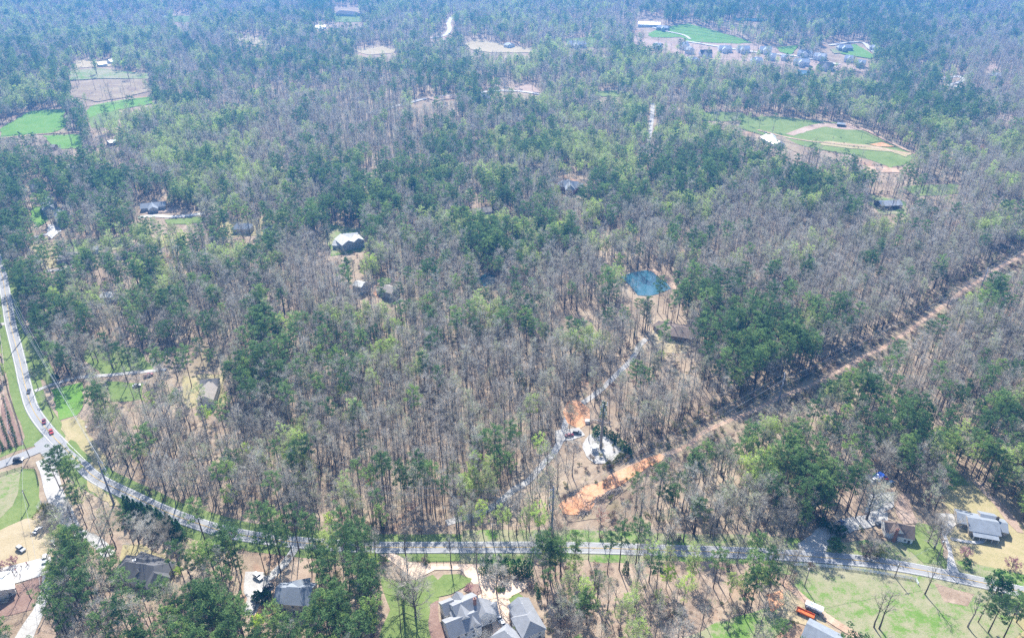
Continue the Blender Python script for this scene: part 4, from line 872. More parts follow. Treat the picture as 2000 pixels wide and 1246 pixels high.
small = [('pale grey roofed house among tall pines right of the curved drive', (462, 437), (484, 437), 11, 4.5, 3, .5, 'roof_slate', 'cream'),
 ('grey roofed house half hidden among bare trees beside the pale roofed house', (523, 441), (543, 442), 11, 5, 3.4, .5, 'roof_slate', 'blue'),
 ('flat pale roofed shed between bare trees at the far left', (174, 483), (190, 481), 7, 3, 1.6, 0, 'roof_pale', 'white'),
 ('pale green roofed cottage beside the round dry lawn on the left', (230, 490), (248, 490), 8, 3, 2, .4, 'roof_tan', 'white'),
 ('green grey roofed house above the gravel loop on the left', (122, 496), (146, 493), 11, 3.4, 3, .7, 'roof_tan', 'grey'),
 ('white roofed house hidden behind bare crowns below three lime green trees', (199, 572), (217, 571), 9, 3.6, 2, .3, 'roof_pale', 'white'),
 ('grey roofed house deep in pines above the central boundary of the wood', (922, 408), (958, 405), 10, 4, 2.6, .3, 'roof_tan', 'cream'),
 ('long white roofed barn by the gravel yard of the big pasture', (1497, 263), (1524, 276), 14, 5, 3, 0, 'roof_white', 'white'),
 ('small dark roofed shed beside the oval bright pasture at the far left', (210, 276), (225, 273), 8, 3, 1.8, 0, 'roof_white', 'brown'),
 ('brown roofed small house below the bright left pasture', (98, 283), (108, 283), 8, 3.5, 2, 0, 'roof_tan', 'brick'),
 ('low white roofed house under pines below the left pastures', (132, 322), (166, 322), 9, 3, 1.8, 0, 'roof_pale', 'white'),
 ('horse shelter with a pale roof on the dirt bank of the big pasture', (1636, 240), (1651, 241), 9, 3.4, .8, 0, 'roof_slate', 'dwood'),
 ('very long white roofed riding barn above the striped far pastures', (1247, 43), (1290, 42), 26, 6, 4, 0, 'roof_white', 'white'),
 ('dark roofed stable joined by trees to the long white riding barn', (1286, 50), (1305, 51), 12, 6, 4, .4, 'roof_slate', 'grey'),
 ('brown roofed house at the end of the far orange bank', (1432-70, 202), (1370, 203), 10, 4, 3, .5, 'roof_brown', 'brick'),
 ('grey roofed house behind the top corner of the central wood', (1338, 256), (1352, 257), 11, 4, 3, .6, 'roof_dark', 'cream'),
 ('white outbuilding in trees beside the straight concrete street', (1346, 245), (1370, 245), 8, 3, 1, 0, 'roof_white', 'white'),
 ('dark grey mansion above the far green lawn', (664, 21), (694, 22), 22, 7, 6, .6, 'roof_dark', 'cream'),
 ('white roofed house beside the small lawn at the top left', (316, 31), (326, 31), 16, 6, 4, .4, 'roof_white', 'white'),
 ('white mansion between dark conifers left of the far pastures', (1112, 80), (1142, 81), 14, 7, 5, .5, 'roof_slate', 'white'),
 ('grey mansion half hidden by dark trees left of the far pastures', (1195, 82), (1223, 83), 14, 7, 5, .5, 'roof_slate', 'white'),
 ('low house with a pale drive among dark trees above the near far wood', (1233, 96), (1249, 97), 12, 5, 3, .4, 'roof_tan', 'white'),
 ('tall white gabled house at the left end of the new houses', (1331, 83), (1342, 82), 16, 8, 6, 0, 'roof_slate', 'white'),
 ('white gabled house just below the tall white one in the new houses', (1344, 91), (1352, 93), 15, 8, 5, 0, 'roof_slate', 'white'),
 ('black roofed white house in front of the pink building land', (1368, 97), (1390, 98), 14, 7, 6, 0, 'roof_dark', 'white'),
 ('blue grey roofed house lowest on the left of the pink building land', (1344, 111), (1360, 112), 15, 7, 5, .7, 'roof_slate', 'grey'),
 ('grey roofed white house alone under the striped pastures', (1406, 89), (1428, 90), 15, 7, 5, .3, 'roof_slate', 'white'),
 ('white gabled house left of the bright oval lawn', (1441, 90), (1464, 90), 14, 7, 5, 0, 'roof_slate', 'white'),
 ('white gabled house touching the bright oval lawn', (1485, 91), (1508, 92), 14, 7, 5, 0, 'roof_slate', 'white'),
 ('white house right of the bright oval lawn, upper of two', (1562, 97), (1586, 99), 15, 7, 5, .3, 'roof_slate', 'white'),
 ('pale house beside the terraced building plot', (1592, 103), (1614, 106), 15, 7, 5, 0, 'roof_slate', 'white'),
 ('white house in the middle row of the far new houses', (1554, 114), (1580, 116), 14, 7, 5, .4, 'roof_slate', 'white'),
 ('dark slate roofed house lowest of the far new houses', (1602, 121), (1626, 123), 16, 7, 6, .4, 'roof_dark', 'white'),
 ('grey house under pines by the right far lawn', (1640, 88), (1662, 88), 14, 6, 5, .5, 'roof_slate', 'grey'),
 ('gabled house between two small trees by the right far lawn', (1652, 108), (1668, 109), 13, 6, 5, .2, 'roof_slate', 'white'),
 ('grey gabled house at the right end of the far new houses', (1675, 117), (1692, 118), 14, 7, 6, 0, 'roof_slate', 'grey'),
 ('small grey house between trees on the pink building land', (1528, 107), (1536, 108), 12, 6, 4, 0, 'roof_slate', 'white'),
 ('cream roofed mansion on the far right hill', (1938, 55), (1953, 56), 20, 7, 6, .6, 'roof_pale', 'cream'),
 ('slate roofed house right of the cream mansion on the far right hill', (1970, 55), (1984, 56), 18, 7, 6, .5, 'roof_slate', 'cream'),
 ('pale house left of the two on the far right hill', (1824, 66), (1842, 66), 16, 6, 5, .5, 'roof_tan', 'white'),
 ('grey roofed house in the trees below the cream mansion', (1850, 68), (1866, 69), 18, 7, 6, .6, 'roof_slate', 'white'),
 ('dark roofed house beside the winding far right road', (1940, 142), (1956, 143), 13, 5, 4, .5, 'roof_slate', 'grey'),
 ('pale house among the trees beside the far concrete road', (940, 186), (952, 184), 13, 5, 4, .4, 'roof_slate', 'cream'),
 ('white roofed house by the dry field on the far left', (616, 50), (636, 50), 14, 5, 3, 0, 'roof_white', 'white'),
 ('grey roofed house in trees above the dry roadside field', (676, 63), (700, 64), 14, 6, 4, .5, 'roof_slate', 'white'),
 ('white house on the far left track beyond the dry field', (190, 122), (206, 121), 11, 4, 3, 0, 'roof_white', 'white'),
 ('small white barn farthest along the far left track', (212, 117), (219, 116), 10, 4, 3, 0, 'roof_white', 'white'),
 ('tiny white roofed barn near the far straw yard', (435, 64), (444, 65), 12, 5, 4, 0, 'roof_white', 'brown'),
 ('white roofed ranch house at the edge of the tan far field', (990, 84), (999, 85), 16, 5, 3, .3, 'roof_slate', 'white'),
 ('pale roofed house among budding trees left of the concrete street', (1182, 208), (1204, 206), 11, 4, 3, .4, 'roof_tan', 'cream'),
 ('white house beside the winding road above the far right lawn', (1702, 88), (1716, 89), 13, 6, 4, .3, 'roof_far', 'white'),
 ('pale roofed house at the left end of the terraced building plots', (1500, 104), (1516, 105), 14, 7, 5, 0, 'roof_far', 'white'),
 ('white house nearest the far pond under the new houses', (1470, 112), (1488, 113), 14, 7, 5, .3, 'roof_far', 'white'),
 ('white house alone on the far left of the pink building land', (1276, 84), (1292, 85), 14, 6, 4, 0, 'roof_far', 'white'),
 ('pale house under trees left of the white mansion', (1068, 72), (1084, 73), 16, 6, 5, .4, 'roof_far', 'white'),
 ('pale cottage among pines left of the long low blue grey house', (182, 410), (200, 409), 10, 4, 3, 0, 'roof_pale', 'white'),
 ('grey roofed house hidden in pines right of the pale roofed house', (842, 300), (862, 306), 12, 4, 3, .4, 'roof_slate', 'white'),
 ('white roofed cottage in trees inside the upper central wood', (1312, 340), (1334, 344), 10, 3.4, 2, 0, 'roof_pale', 'white')]
for (lab, A, B, wd, wh, rh, hip, rf, wl) in small:
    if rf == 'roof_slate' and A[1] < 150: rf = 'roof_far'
    house('barn' if 'barn' in lab or 'shed' in lab or 'shelter' in lab else 'house', lab, 'barn' if 'barn' in lab or 'shed' in lab or 'shelter' in lab else 'house', rf, wl,
          [(A, B, wd, wh, rh, hip)]+([(((A[0]*.6+B[0]*.4), A[1]-1), ((A[0]*.6+B[0]*.4)+2, A[1]+max(3, (B[0]-A[0])*.22)), wd*.6, wh-.3, rh*.85, 0)] if wh >= 5 and wd < 20 else []), windows=wh >= 5, door=False, group='houses of the far building land' if A[1] < 130 and 1320 < A[0] < 1700 else None)

# ------------------------------------------------------------------ vehicles
def car_parts(kind='sedan'):
    L, Wd = (4.6, 1.8) if kind == 'sedan' else (4.8, 1.95) if kind == 'suv' else (5.6, 2.0); hb = .95 if kind == 'sedan' else 1.1
    def prism(prof, w0, w1=None, ztop=None):
        vs = [(x, -w0/2, z) for x, z in prof]+[(x, w0/2, z) for x, z in prof]; n_ = len(prof)
        return vs, [tuple(range(n_))[::-1], tuple(range(n_, 2*n_))]+[(i, (i+1) % n_, n_+(i+1) % n_, n_+i) for i in range(n_)]
    def tap(prof, w0, w1, z0, z1):
        f = lambda z: w0+(w1-w0)*(z-z0)/(z1-z0); n_ = len(prof)
        vs = [(x, -f(z)/2, z) for x, z in prof]+[(x, f(z)/2, z) for x, z in prof]
        return vs, [tuple(range(n_))[::-1], tuple(range(n_, 2*n_))]+[(i, (i+1) % n_, n_+(i+1) % n_, n_+i) for i in range(n_)]
    body = MB(); h2 = L/2
    prof = [(-h2, .35), (-h2+.1, .28), (h2-.15, .28), (h2, .4), (h2-.02, hb*.72), (h2-.5, hb*.86), (h2*.42, hb), (-h2+.1, hb), (-h2, hb*.8)]
    b = ('BODY', *prism(prof, Wd))
    if kind == 'sedan': cab = [(-h2*.72, hb), (h2*.42, hb), (h2*.12, 1.42), (-h2*.42, 1.44)]; rf = (-h2*.42, h2*.12, 1.44)
    elif kind == 'suv': cab = [(-h2*.94, hb), (h2*.42, hb), (h2*.18, 1.72), (-h2*.82, 1.74)]; rf = (-h2*.82, h2*.18, 1.74)
    else: cab = [(-h2*.12, hb), (h2*.5, hb), (h2*.30, 1.78), (-h2*.06, 1.8)]; rf = (-h2*.06, h2*.30, 1.8)
    c = tap(cab, Wd*.94, Wd*.76, hb, rf[2])
    return dict(L=L, W=Wd, body=b[1:], cab=c, rf=rf, hb=hb, kind=kind)
CARM = {}
def car(px, py, ang, paintm, label, kind='sedan', name=None, group='cars'):
    key = (kind, paintm)
    if key not in CARM:
        d = car_parts(kind); b = MB(); b.add(d['body'][0], d['body'][1], M[paintm]); x0, x1, zr = d['rf']
        b.box(((x0+x1)/2, 0, zr+.02), (x1-x0+.12, d['W']*.77, .05), M[paintm])
        for sx in (x0, x1):
            for sy in (-1, 1): pass
        if kind == 'truck':
            hb, W_ = d['hb'], d['W']; b.box((-1.75, 0, hb+.02), (2.0, W_*.78, .05), M['black'])
        cb = MB(); cb.add(d['cab'][0], d['cab'][1], M['glass'])
        bmesh_ = b.mesh('body'); wl = MB(); wl.tube([(0, -.11, 0), (0, .11, 0)], .34, M['tyre'], 12); wl.tube([(0, -.125, 0), (0, .125, 0)], .19, M['chrome'], 8)
        hl = MB().box((0, 0, 0), (.08, .36, .16), M['chrome'])
        CARM[key] = (bmesh_, cb.mesh('windows'), wl.mesh('wheel'), hl.mesh('headlight'), d)
    b, cb, wl, hl, d = CARM[key]; p = P(px, py, .7); z = float(H(p.x, p.y))+(.36 if p.y < 450 else .8)
    e = empty(name or {'sedan': 'parked_car', 'suv': 'parked_suv', 'truck': 'pickup_truck'}[kind], (p.x, p.y, z-.02), label, 'car' if kind != 'truck' else 'truck', group, R(ang))
    link('body', b, e); link('windows', cb, e)
    for sx in (-1, 1):
        for sy in (-1, 1): link('wheel', wl, e, (sx*d['L']*.31, sy*(d['W']/2-.06), .34))
    for sy in (-1, 1): link('headlight', hl, e, (d['L']/2-.02, sy*d['W']*.36, d['hb']*.62))
    return e
car(56, 764, -66, 'car_grey', 'dark grey car driving alone on the left road above two red cars', name='driving_car')
car(86, 823, -58, 'car_maroon', 'dark red car driving behind the brighter red car', name='driving_car')
car(100, 843, -52, 'car_red', 'bright red car driving nearest the road junction', name='driving_car')
car(36, 898, 10, 'car_black', 'black car on the side road left of the junction', 'suv', name='driving_car')
car(267, 753, 25, 'car_silver', 'silver car on the grass left of the red truck', 'sedan')
car(290, 733, 40, 'car_maroon', 'dull red pickup truck by the gravel drive in the wood', 'truck')
car(41, 1072, -28, 'car_silver', 'pale grey suv parked alone on the straw coloured lot', 'suv')
car(74, 1035, 75, 'car_white', 'white car at the edge of the tree shade on the straw lot', 'sedan')
car(106, 1059, -35, 'car_white', 'small white car under the bare tree beside the straw lot', 'sedan')
car(88, 1092, -70, 'car_white', 'white suv parked on the wide concrete driveway', 'suv')
car(975, 1208, -62, 'car_white', 'white car on the drive between the big house and the outbuilding', 'sedan')
car(983, 1219, -62, 'car_silver', 'silver car just below the white car on the big house drive', 'sedan')
car(502, 1160, 62, 'car_white', 'white pickup truck on the gravel left of the slate roofed house', 'truck')
car(524, 1146, 40, 'car_black', 'black car in the shade behind the slate roofed house', 'sedan')
car(504, 1126, -35, 'car_white', 'white van in deep shade by the gravel drive', 'suv')
car(1112, 850, 15, 'car_maroon', 'dark red car on the gravel left of the tower pad', 'sedan')
car(1127, 845, -15, 'car_grey', 'dark grey car beside the red one near the tower pad', 'suv')
car(1706, 937, 35, 'car_white', 'white car parked left of the blue tarp', 'sedan')
car(1727, 937, 30, 'car_maroon', 'maroon car parked between the white and blue cars', 'sedan')
car(1739, 943, 30, 'car_blue', 'dark blue car parked rightmost in the row below the blue tarp', 'sedan')
car(1697, 932, 40, 'car_grey', 'grey car parked leftmost in the row near the blue tarp', 'sedan')
car(1640, 1022, 40, 'car_blue', 'blue truck in the hedge shade below the bare oak', 'truck')
car(1719, 1022, 15, 'car_grey', 'grey car parked behind the white cottage', 'sedan')
# blue tarp over a frame
p = P(1720, 928, 1.5); rs = np.random.RandomState(3); mb = MB(); g = 7
vs = [((i/g-.5)*6.4, (j/g-.5)*5, 2.2*(1-abs(i/g-.5)*1.2)+rs.rand()*.3 if 0 < i < g and 0 < j < g else .1) for i in range(g+1) for j in range(g+1)]
mb.add(vs, [(i*(g+1)+j, (i+1)*(g+1)+j, (i+1)*(g+1)+j+1, i*(g+1)+j+1) for i in range(g) for j in range(g)], M['tarp'])
tag(mb.build('tarp', None, (p.x, p.y, float(H(p.x, p.y))+.1), .4), 'bright blue tarp draped over a heap above the parked cars', 'tarp')
# wagons at the bottom right
def wagon(px, py, ang, top, label, roofm=None, L=7.5):
    p = P(px, py, 1); e = empty('trailer', (p.x, p.y, float(H(p.x, p.y))+.25), label, 'trailer', None, R(ang))
    MB().box((0, 0, .8), (L, 2.2, .25), M[top]).build('bed', e)
    sd = MB(); [sd.box((0, s*1.07, 1.2), (L, .08, .6), M[top]) for s in (-1, 1)]; [sd.box((s*(L/2-.05), 0, 1.2), (.08, 2.05, .6), M[top]) for s in (-1, 1)]; sd.build('side_panel', e)
    if roofm:
        MB().box((0, 0, 2.9), (L+.3, 2.5, .14), M[roofm]).build('roof', e)
        for sx in (-1, 0, 1):
            for sy in (-1, 1): MB().box((sx*(L/2-.15), sy*1.02, 2.15), (.1, .1, 1.4), M['steel']).build('post', e)
    for sx in (-1, 1):
        for sy in (-1, 1):
            w_ = MB(); w_.tube([(0, -.12, 0), (0, .12, 0)], .42, M['tyre'], 12); w_.build('wheel', e, (sx*L*.32, sy*1.18, .42))
    MB().tube([(L/2, 0, .7), (L/2+1.4, 0, .5)], .06, M['steel'], 5).build('drawbar', e); return e
wagon(1573, 1197, -33, 'car_orange', 'open orange hay wagon on straw beside the dirt lane', None, 7)
wagon(1589, 1189, -33, 'steel', 'wagon with a pale blue flat roof right of the orange wagon', 'insul', 6.6)

# ------------------------------------------------------------------ poles, wires
def steel_pole(px, py, h, label, arms, az, m='steel', r=.55):
    p = P(px, py); z = float(H(p.x, p.y)); e = empty('power_pole', (p.x, p.y, z), label, 'power pole', 'tall power line poles')
    k = 6; MB().tube([(0, 0, -.5), (0, 0, h*.5), (0, 0, h)], [r, r*.72, r*.42], M[m], 10).build('pole', e); tips = []
    for (zz, ln) in arms:
        mb = MB(); d = Vector((math.cos(az), math.sin(az), 0))*ln; mb.tube([(0, 0, zz), (d.x, d.y, zz+.35)], [.22, .12], M[m], 6); a = mb.build('crossarm', e)
        MB().tube([(0, 0, 0), (0, 0, -.5), (0, 0, -1.1)], [.14, .2, .1], M['insul'], 6).build('insulator', a, (d.x, d.y, zz+.25))
        tips.append(Vector((p.x+d.x, p.y+d.y, z+zz-.9)))
    return p, z, tips
Hh = 27
A0 = steel_pole(51, 655, 31, 'leaning grey power pole beside the left road, farthest up the line', [(30, -4.2), (28.5, -2.4), (27, 1.6), (19, .8)], R(-10))
A1 = steel_pole(223, 985, 27, 'grey power pole where the line turns below the road junction', [(26, 1.6), (22, 1.9), (18, 2.2), (14.5, 2.)], R(20))
A2 = steel_pole(1078, 1035, 27, 'blue grey steel power pole beside the orange clay clearing', [(25, -1.4), (20.5, -1.5), (16, -1.6), (12.5, -1.)], R(0))
A3 = steel_pole(1520, 787, 20, 'steel power pole with crossed arms midway along the dirt track', [(19.5, 2.8), (19, -2.8), (15.5, 3.), (15, -3)], R(70))
A4 = steel_pole(1911, 576, 22, 'pale power pole farthest along the dirt track on the right', [(21, 2.6), (20.5, -2.6), (17, 2.8), (16.5, -2.8)], R(60))
A5 = steel_pole(2130, 415, 22, 'power pole beyond the right edge of the dirt track', [(21, 2.6), (20.5, -2.6), (17, 2.8), (16.5, -2.8)], R(60))
Am = steel_pole(-30, 470, 30, 'power pole behind the roadside pines at the far left', [(30, -4), (28, -2.2), (26, 1.6), (18, .8)], R(-10))
WD = ['topmost', 'second highest', 'third highest', 'lowest']
for i in range(4):
    pts = [A[2][i] for A in (Am, A0, A1, A2, A3, A4, A5)]; mb = MB(); allp = []
    for a, b in zip(pts[:-1], pts[1:]):
        L = (b-a).length; sag = L*.016; allp += [a.lerp(b, t/14)-Vector((0, 0, 4*sag*(t/14)*(1-t/14))) for t in range(14)]
    allp.append(pts[-1]); mb.tube(allp, .045, M['wire'], 4)
    tag(mb.build('power_line'), f'{WD[i]} wire of the long power line from the left road to the right track', 'wire', 'wires of the long power line')
def wood_pole(px, py, h, label, az=0., xarm=True):
    p = P(px, py); z = float(H(p.x, p.y)); e = empty('utility_pole', (p.x, p.y, z), label, 'utility pole', 'wooden utility poles')
    MB().tube([(0, 0, -.4), (0, 0, h)], [.24, .17], M['pole'], 7).build('pole', e)
    if xarm: MB().box((0, 0, h-.6), (2.4, .14, .16), M['wood'], az).build('crossarm', e)
    MB().tube([(0, 0, 0), (0, 0, .9)], .28, M['insul'], 8).build('transformer', e, (.4*math.cos(az+1.5), .4*math.sin(az+1.5), h-2.4))
    return Vector((p.x, p.y, z+h-.3))
q1 = wood_pole(1747, 1127, 9, 'wooden utility pole beside the pale fence right of the wagons', .2)
q2 = wood_pole(1829, 1094, 13, 'wooden utility pole left of the ranch house driveway', .2)
q3 = wood_pole(1571, 1145, 12, 'wooden utility pole at the top of the dirt lane', .2)
q4 = wood_pole(57, 987, 10, 'wooden utility pole in the green field below the side road', 1.)
q5 = wood_pole(98, 1183, 13, 'wooden utility pole on the grey drive at the bottom left', 1.)
q6 = wood_pole(58, 893, 12, 'wooden utility pole beside the side road junction', 1.2)
q7 = wood_pole(32, 878, 13, 'wooden utility pole at the corner of the nursery rows', 1.2)
q8 = wood_pole(13, 745, 12, 'wooden utility pole at the top of the nursery rows', 1.2)
q9 = wood_pole(395, 1042, 11, 'wooden utility pole beside the road right of the cypress row', .1)
q10 = wood_pole(650, 1058, 11, 'wooden utility pole by the road above the pine clump', .1)
q11 = wood_pole(962, 1055, 11, 'wooden utility pole above the straight road', .1)
q12 = wood_pole(1300, 1066, 11, 'wooden utility pole where the road enters the right wood', .1)
def wire(a, b, label, dz=0, r=.05):
    L = (b-a).length; mb = MB(); mb.tube([a.lerp(b, t/10)+Vector((0, 0, dz-4*L*.02*(t/10)*(1-t/10))) for t in range(11)], r, M['wire'], 4); tag(mb.build('service_wire'), label, 'wire', 'thin utility wires')
for a, b, t in ((q1, q2, 'thin wire from the fence pole to the pole by the ranch drive'), (q1, q3, 'thin wire from the fence pole to the dirt lane pole'), (q4, q6, 'thin wire across the green field to the junction pole'), (q4, q5, 'thin wire over the straw lot to the bottom left pole'),
                (q7, q8, 'thin wire running along the nursery rows'), (q6, q7, 'short wire across the side road'), (q9, q10, 'thin roadside wire above the open pine rows'), (q10, q11, 'thin roadside wire over the gravel forest drive'), (q11, q12, 'thin roadside wire above the straight road'), (q12, q3, 'thin wire through the right wood to the dirt lane')): wire(a, b, t)

# ------------------------------------------------------------------ tower disguised as a pine, and its compound
p = P(1173, 876); e = empty('pine_tower', (p.x, p.y, float(H(p.x, p.y))+.2), 'tall phone mast disguised as a pine standing on the gravel pad', 'phone mast')
MB().tube([(0, 0, 0), (0, 0, 16), (0, 0, 31)], [.7, .6, .4], M['pole'], 10).build('pole', e)
rs = np.random.RandomState(8); mb = MB()
for j in range(46):
    z = 20.5+10.5*(j/46); a = j*2.4; L = 2.3-1.1*(j/46); d = np.array([math.cos(a), math.sin(a), -.12]); c = np.array([0, 0, z])+d*L
    mb.tube([[0, 0, z], c], [.07, .03], M['pbark'], 3, False); addblob(mb, M['needle'], c-d*.5, .8, 14, .45, rs, flat=.5)
mb.build('crown', e)
for j in range(9):
    a = j*.7; MB().box((math.cos(a)*1.6, math.sin(a)*1.6, 29.2-(j % 3)*2.6), (.4, .25, 2.0), M['trim'], a).build('antenna', e)
def P0(px, py, z=0): q = P(px, py, z); return (q.x, q.y, float(H(q.x, q.y)))
x, y, z = P0(1161, 880); e = empty('equipment_canopy', (x, y, z+.2), 'small white roofed equipment shelter left of the mast on the gravel pad', 'shelter', None, .45)
MB().box((0, 0, 2.9), (3.6, 3.0, .15), M['trim']).build('canopy_roof', e); MB().box((0, 0, .12), (3.8, 3.2, .24), M['concrete']).build('base_slab', e)
for sx in (-1, 1):
    for sy in (-1, 1): MB().box((sx*1.6, sy*1.3, 1.5), (.12, .12, 2.8), M['steel']).build('post', e)
for dx in (-1.1, 0, 1.1): MB().box((dx, 0, .95), (.8, .8, 1.4), M['insul']).build('cabinet', e)
x, y, z = P0(1147, 825); e = empty('storage_box', (x, y, z), 'small white box on the orange clay above the tower pad', 'box')
MB().box((0, 0, .8), (2.6, 1.8, 1.5), M['trim']).build('box_body', e); MB().box((0, 0, 1.6), (2.8, 2.0, .12), M['trim']).build('lid', e)

# ------------------------------------------------------------------ fences
def fence(pix, h, m, label, step=2.6, rails=3, name='fence', solid=False, kp=100):
    pts = spline([P(*q) for q in pix], step); pts = pts[:kp]; c = pts[0]; z0 = float(H(c.x, c.y)); e = empty(name, (c.x, c.y, z0), label, 'fence')
    zf = [float(H(p.x, p.y))-z0 for p in pts]; L = [(p.x-c.x, p.y-c.y, z) for p, z in zip(pts, zf)]; rl = MB()
    for k in range(rails):
        zz = h*(k+1)/rails-.12; rl.tube([(a, b, z+zz) for a, b, z in L], .075 if not solid else .12, M[m], 4)
    rl.build('rail', e); pm = MB().box((0, 0, h/2), (.16, .16, h+.5), M[m]).mesh('post')
    for a, b, z in L: link('post', pm, e, (a, b, z))
    return e
fence([(0, 930), (30, 919), (55, 914), (68, 917), (73, 930), (76, 948)], 1.5, 'black', 'dark rail fence round the green field below the side road')
fence([(0, 880), (24, 874), (44, 867), (40, 840), (28, 800), (18, 770), (10, 735), (3, 700)], 1.5, 'black', 'dark wire fence beside the nursery rows')
fence([(805, 1097), (840, 1100), (880, 1100), (925, 1101)], 1.6, 'black', 'black rail fence between the road and the pale gravel drive')
fence([(955, 1092), (1000, 1090), (1030, 1092)], 1.6, 'black', 'short black rail fence above the cone shaped evergreens')
fence([(1550, 1104), (1600, 1106), (1650, 1111), (1700, 1118), (1750, 1126), (1788, 1133), (1793, 1142)], 1.5, 'insul', 'pale grey rail fence along the road above the patchy field', 2.4, 3, solid=True)
fence([(503, 1172), (499, 1190), (491, 1210)], 1.6, 'dwood', 'dark fence on the left side of the small clay yard')
fence([(505, 1180), (536, 1182)], 1.5, 'wood', 'weathered wooden deck railing above the small clay yard', 1.2)
fence([(1440, 250), (1500, 269), (1560, 285), (1620, 297), (1680, 306), (1690, 310)], 1.5, 'black', 'dark fence along the lower side of the big pasture', 4)
fence([(1600, 279), (1650, 286), (1690, 290)], 1.5, 'black', 'dark fence between the green and the tan pasture', 4)
fence([(1690, 283), (1722, 278), (1750, 288), (1716, 288), (1690, 283)], 1.4, 'black', 'dark fence round the small clay riding ring', 3.5)
fence([(1640, 242), (1690, 262), (1740, 286), (1788, 302)], 1.5, 'black', 'dark fence on the right edge of the big pasture', 4.5)
fence([(0, 268), (60, 264), (120, 262), (175, 260)], 1.5, 'black', 'dark fence along the track between the bright left pastures', 4.5)
fence([(1275, 68), (1330, 66), (1400, 75), (1460, 82)], 1.6, 'black', 'dark paddock fence, lowest in the striped far pastures', 7)
fence([(1290, 58), (1340, 61), (1400, 69), (1440, 77)], 1.6, 'black', 'dark paddock fence across the middle of the striped far pastures', 7)
fence([(1320, 52), (1355, 56), (1400, 66)], 1.6, 'black', 'dark paddock fence, highest in the striped far pastures', 7)
fence([(170, 210), (210, 206), (260, 197), (300, 192)], 1.5, 'black', 'dark fence above the narrow bright left pasture', 4.5)
fence([(-2, 640), (4, 680), (8, 720)], 1.5, 'deadwood', 'pale fence beside the grass verge at the far left', 2.6)

# ------------------------------------------------------------------ single trees the photograph shows clearly
EXTRA = {}
def proto(key, fn):
    if key not in EXTRA: EXTRA[key] = fn()
    return EXTRA[key]
def plant(name, cat, label, px, py, meshes, s=1., sz=None, group=None, rzz=None):
    x, y, z = P0(px, py); e = empty(name, (x, y, z), label, cat, group, random.random()*6.28 if rzz is None else rzz); e.scale = (s, s, sz or s)
    link('trunk', meshes[0], e); link('crown', meshes[1], e); return e
CY = [cone_tree(s, 10.5, 2.0, 'dark', 620, .55) for s in (41, 42, 43)]; CD = [cone_tree(s, 8, 1.6, 'dark', 420, .5, bulge=.3) for s in (44, 45)]
for i in range(24):
    t = (i//2)/11; r2 = i % 2; plant('cypress_tree', 'cypress tree', ['dark green cypress in the dense roadside row, upper line', 'dark green cypress in the dense roadside row, lower line'][r2], 251+t*100+(5 if r2 else 0)+random.gauss(0, 1), 1000+t*44+(12 if r2 else -1), CY[i % 3], .95+.2*random.random(), None, 'cypress row below the road')
for i, (px, py, s, t) in enumerate([(1003, 1118, 1.05, 'leftmost cone shaped evergreen of the clump by the gravel drive'), (1013, 1120, 1.15, 'tallest cone shaped evergreen in the clump by the gravel drive'), (1025, 1121, 1.1, 'cone shaped evergreen in the middle of the clump by the drive'), (1034, 1124, 1.1, 'rightmost cone shaped evergreen of the clump by the drive'),
        (944, 1118, 1.2, 'cone shaped evergreen left of the bare tree by the gravel drive'), (956, 1117, 1.35, 'tall cone shaped evergreen behind the bare tree by the drive'), (975, 1118, 1.4, 'dark cone shaped evergreen above the gravel turnaround'), (988, 1119, 1.2, 'dark cone shaped evergreen right of the gravel turnaround top'),
        (1222, 1119, .95, 'small dark cedar on the pink leaf floor below the road'), (1052, 1168, .7, 'small cedar right of the long outbuilding'), (1048, 1152, .6, 'smaller cedar above the long outbuilding'),
        (880, 1140, .01, '')]):
    if t: plant('cedar_tree', 'cedar tree', t, px, py, CD[i % 2], s)
def big(key, seed, **k): return proto(key, lambda: bare_tree(seed, **k))
OAK = big('oak', 51, h=19, spread=8.5, first=.22, nl=22, rb=.5, dens=2.2, wd=.12); OAK2 = big('oak2', 52, h=16, spread=7.5, first=.2, nl=20, rb=.42, dens=2.4)
SNAG = big('snag', 53, h=20, spread=5.5, first=.4, nl=11, rb=.36, dens=.5)
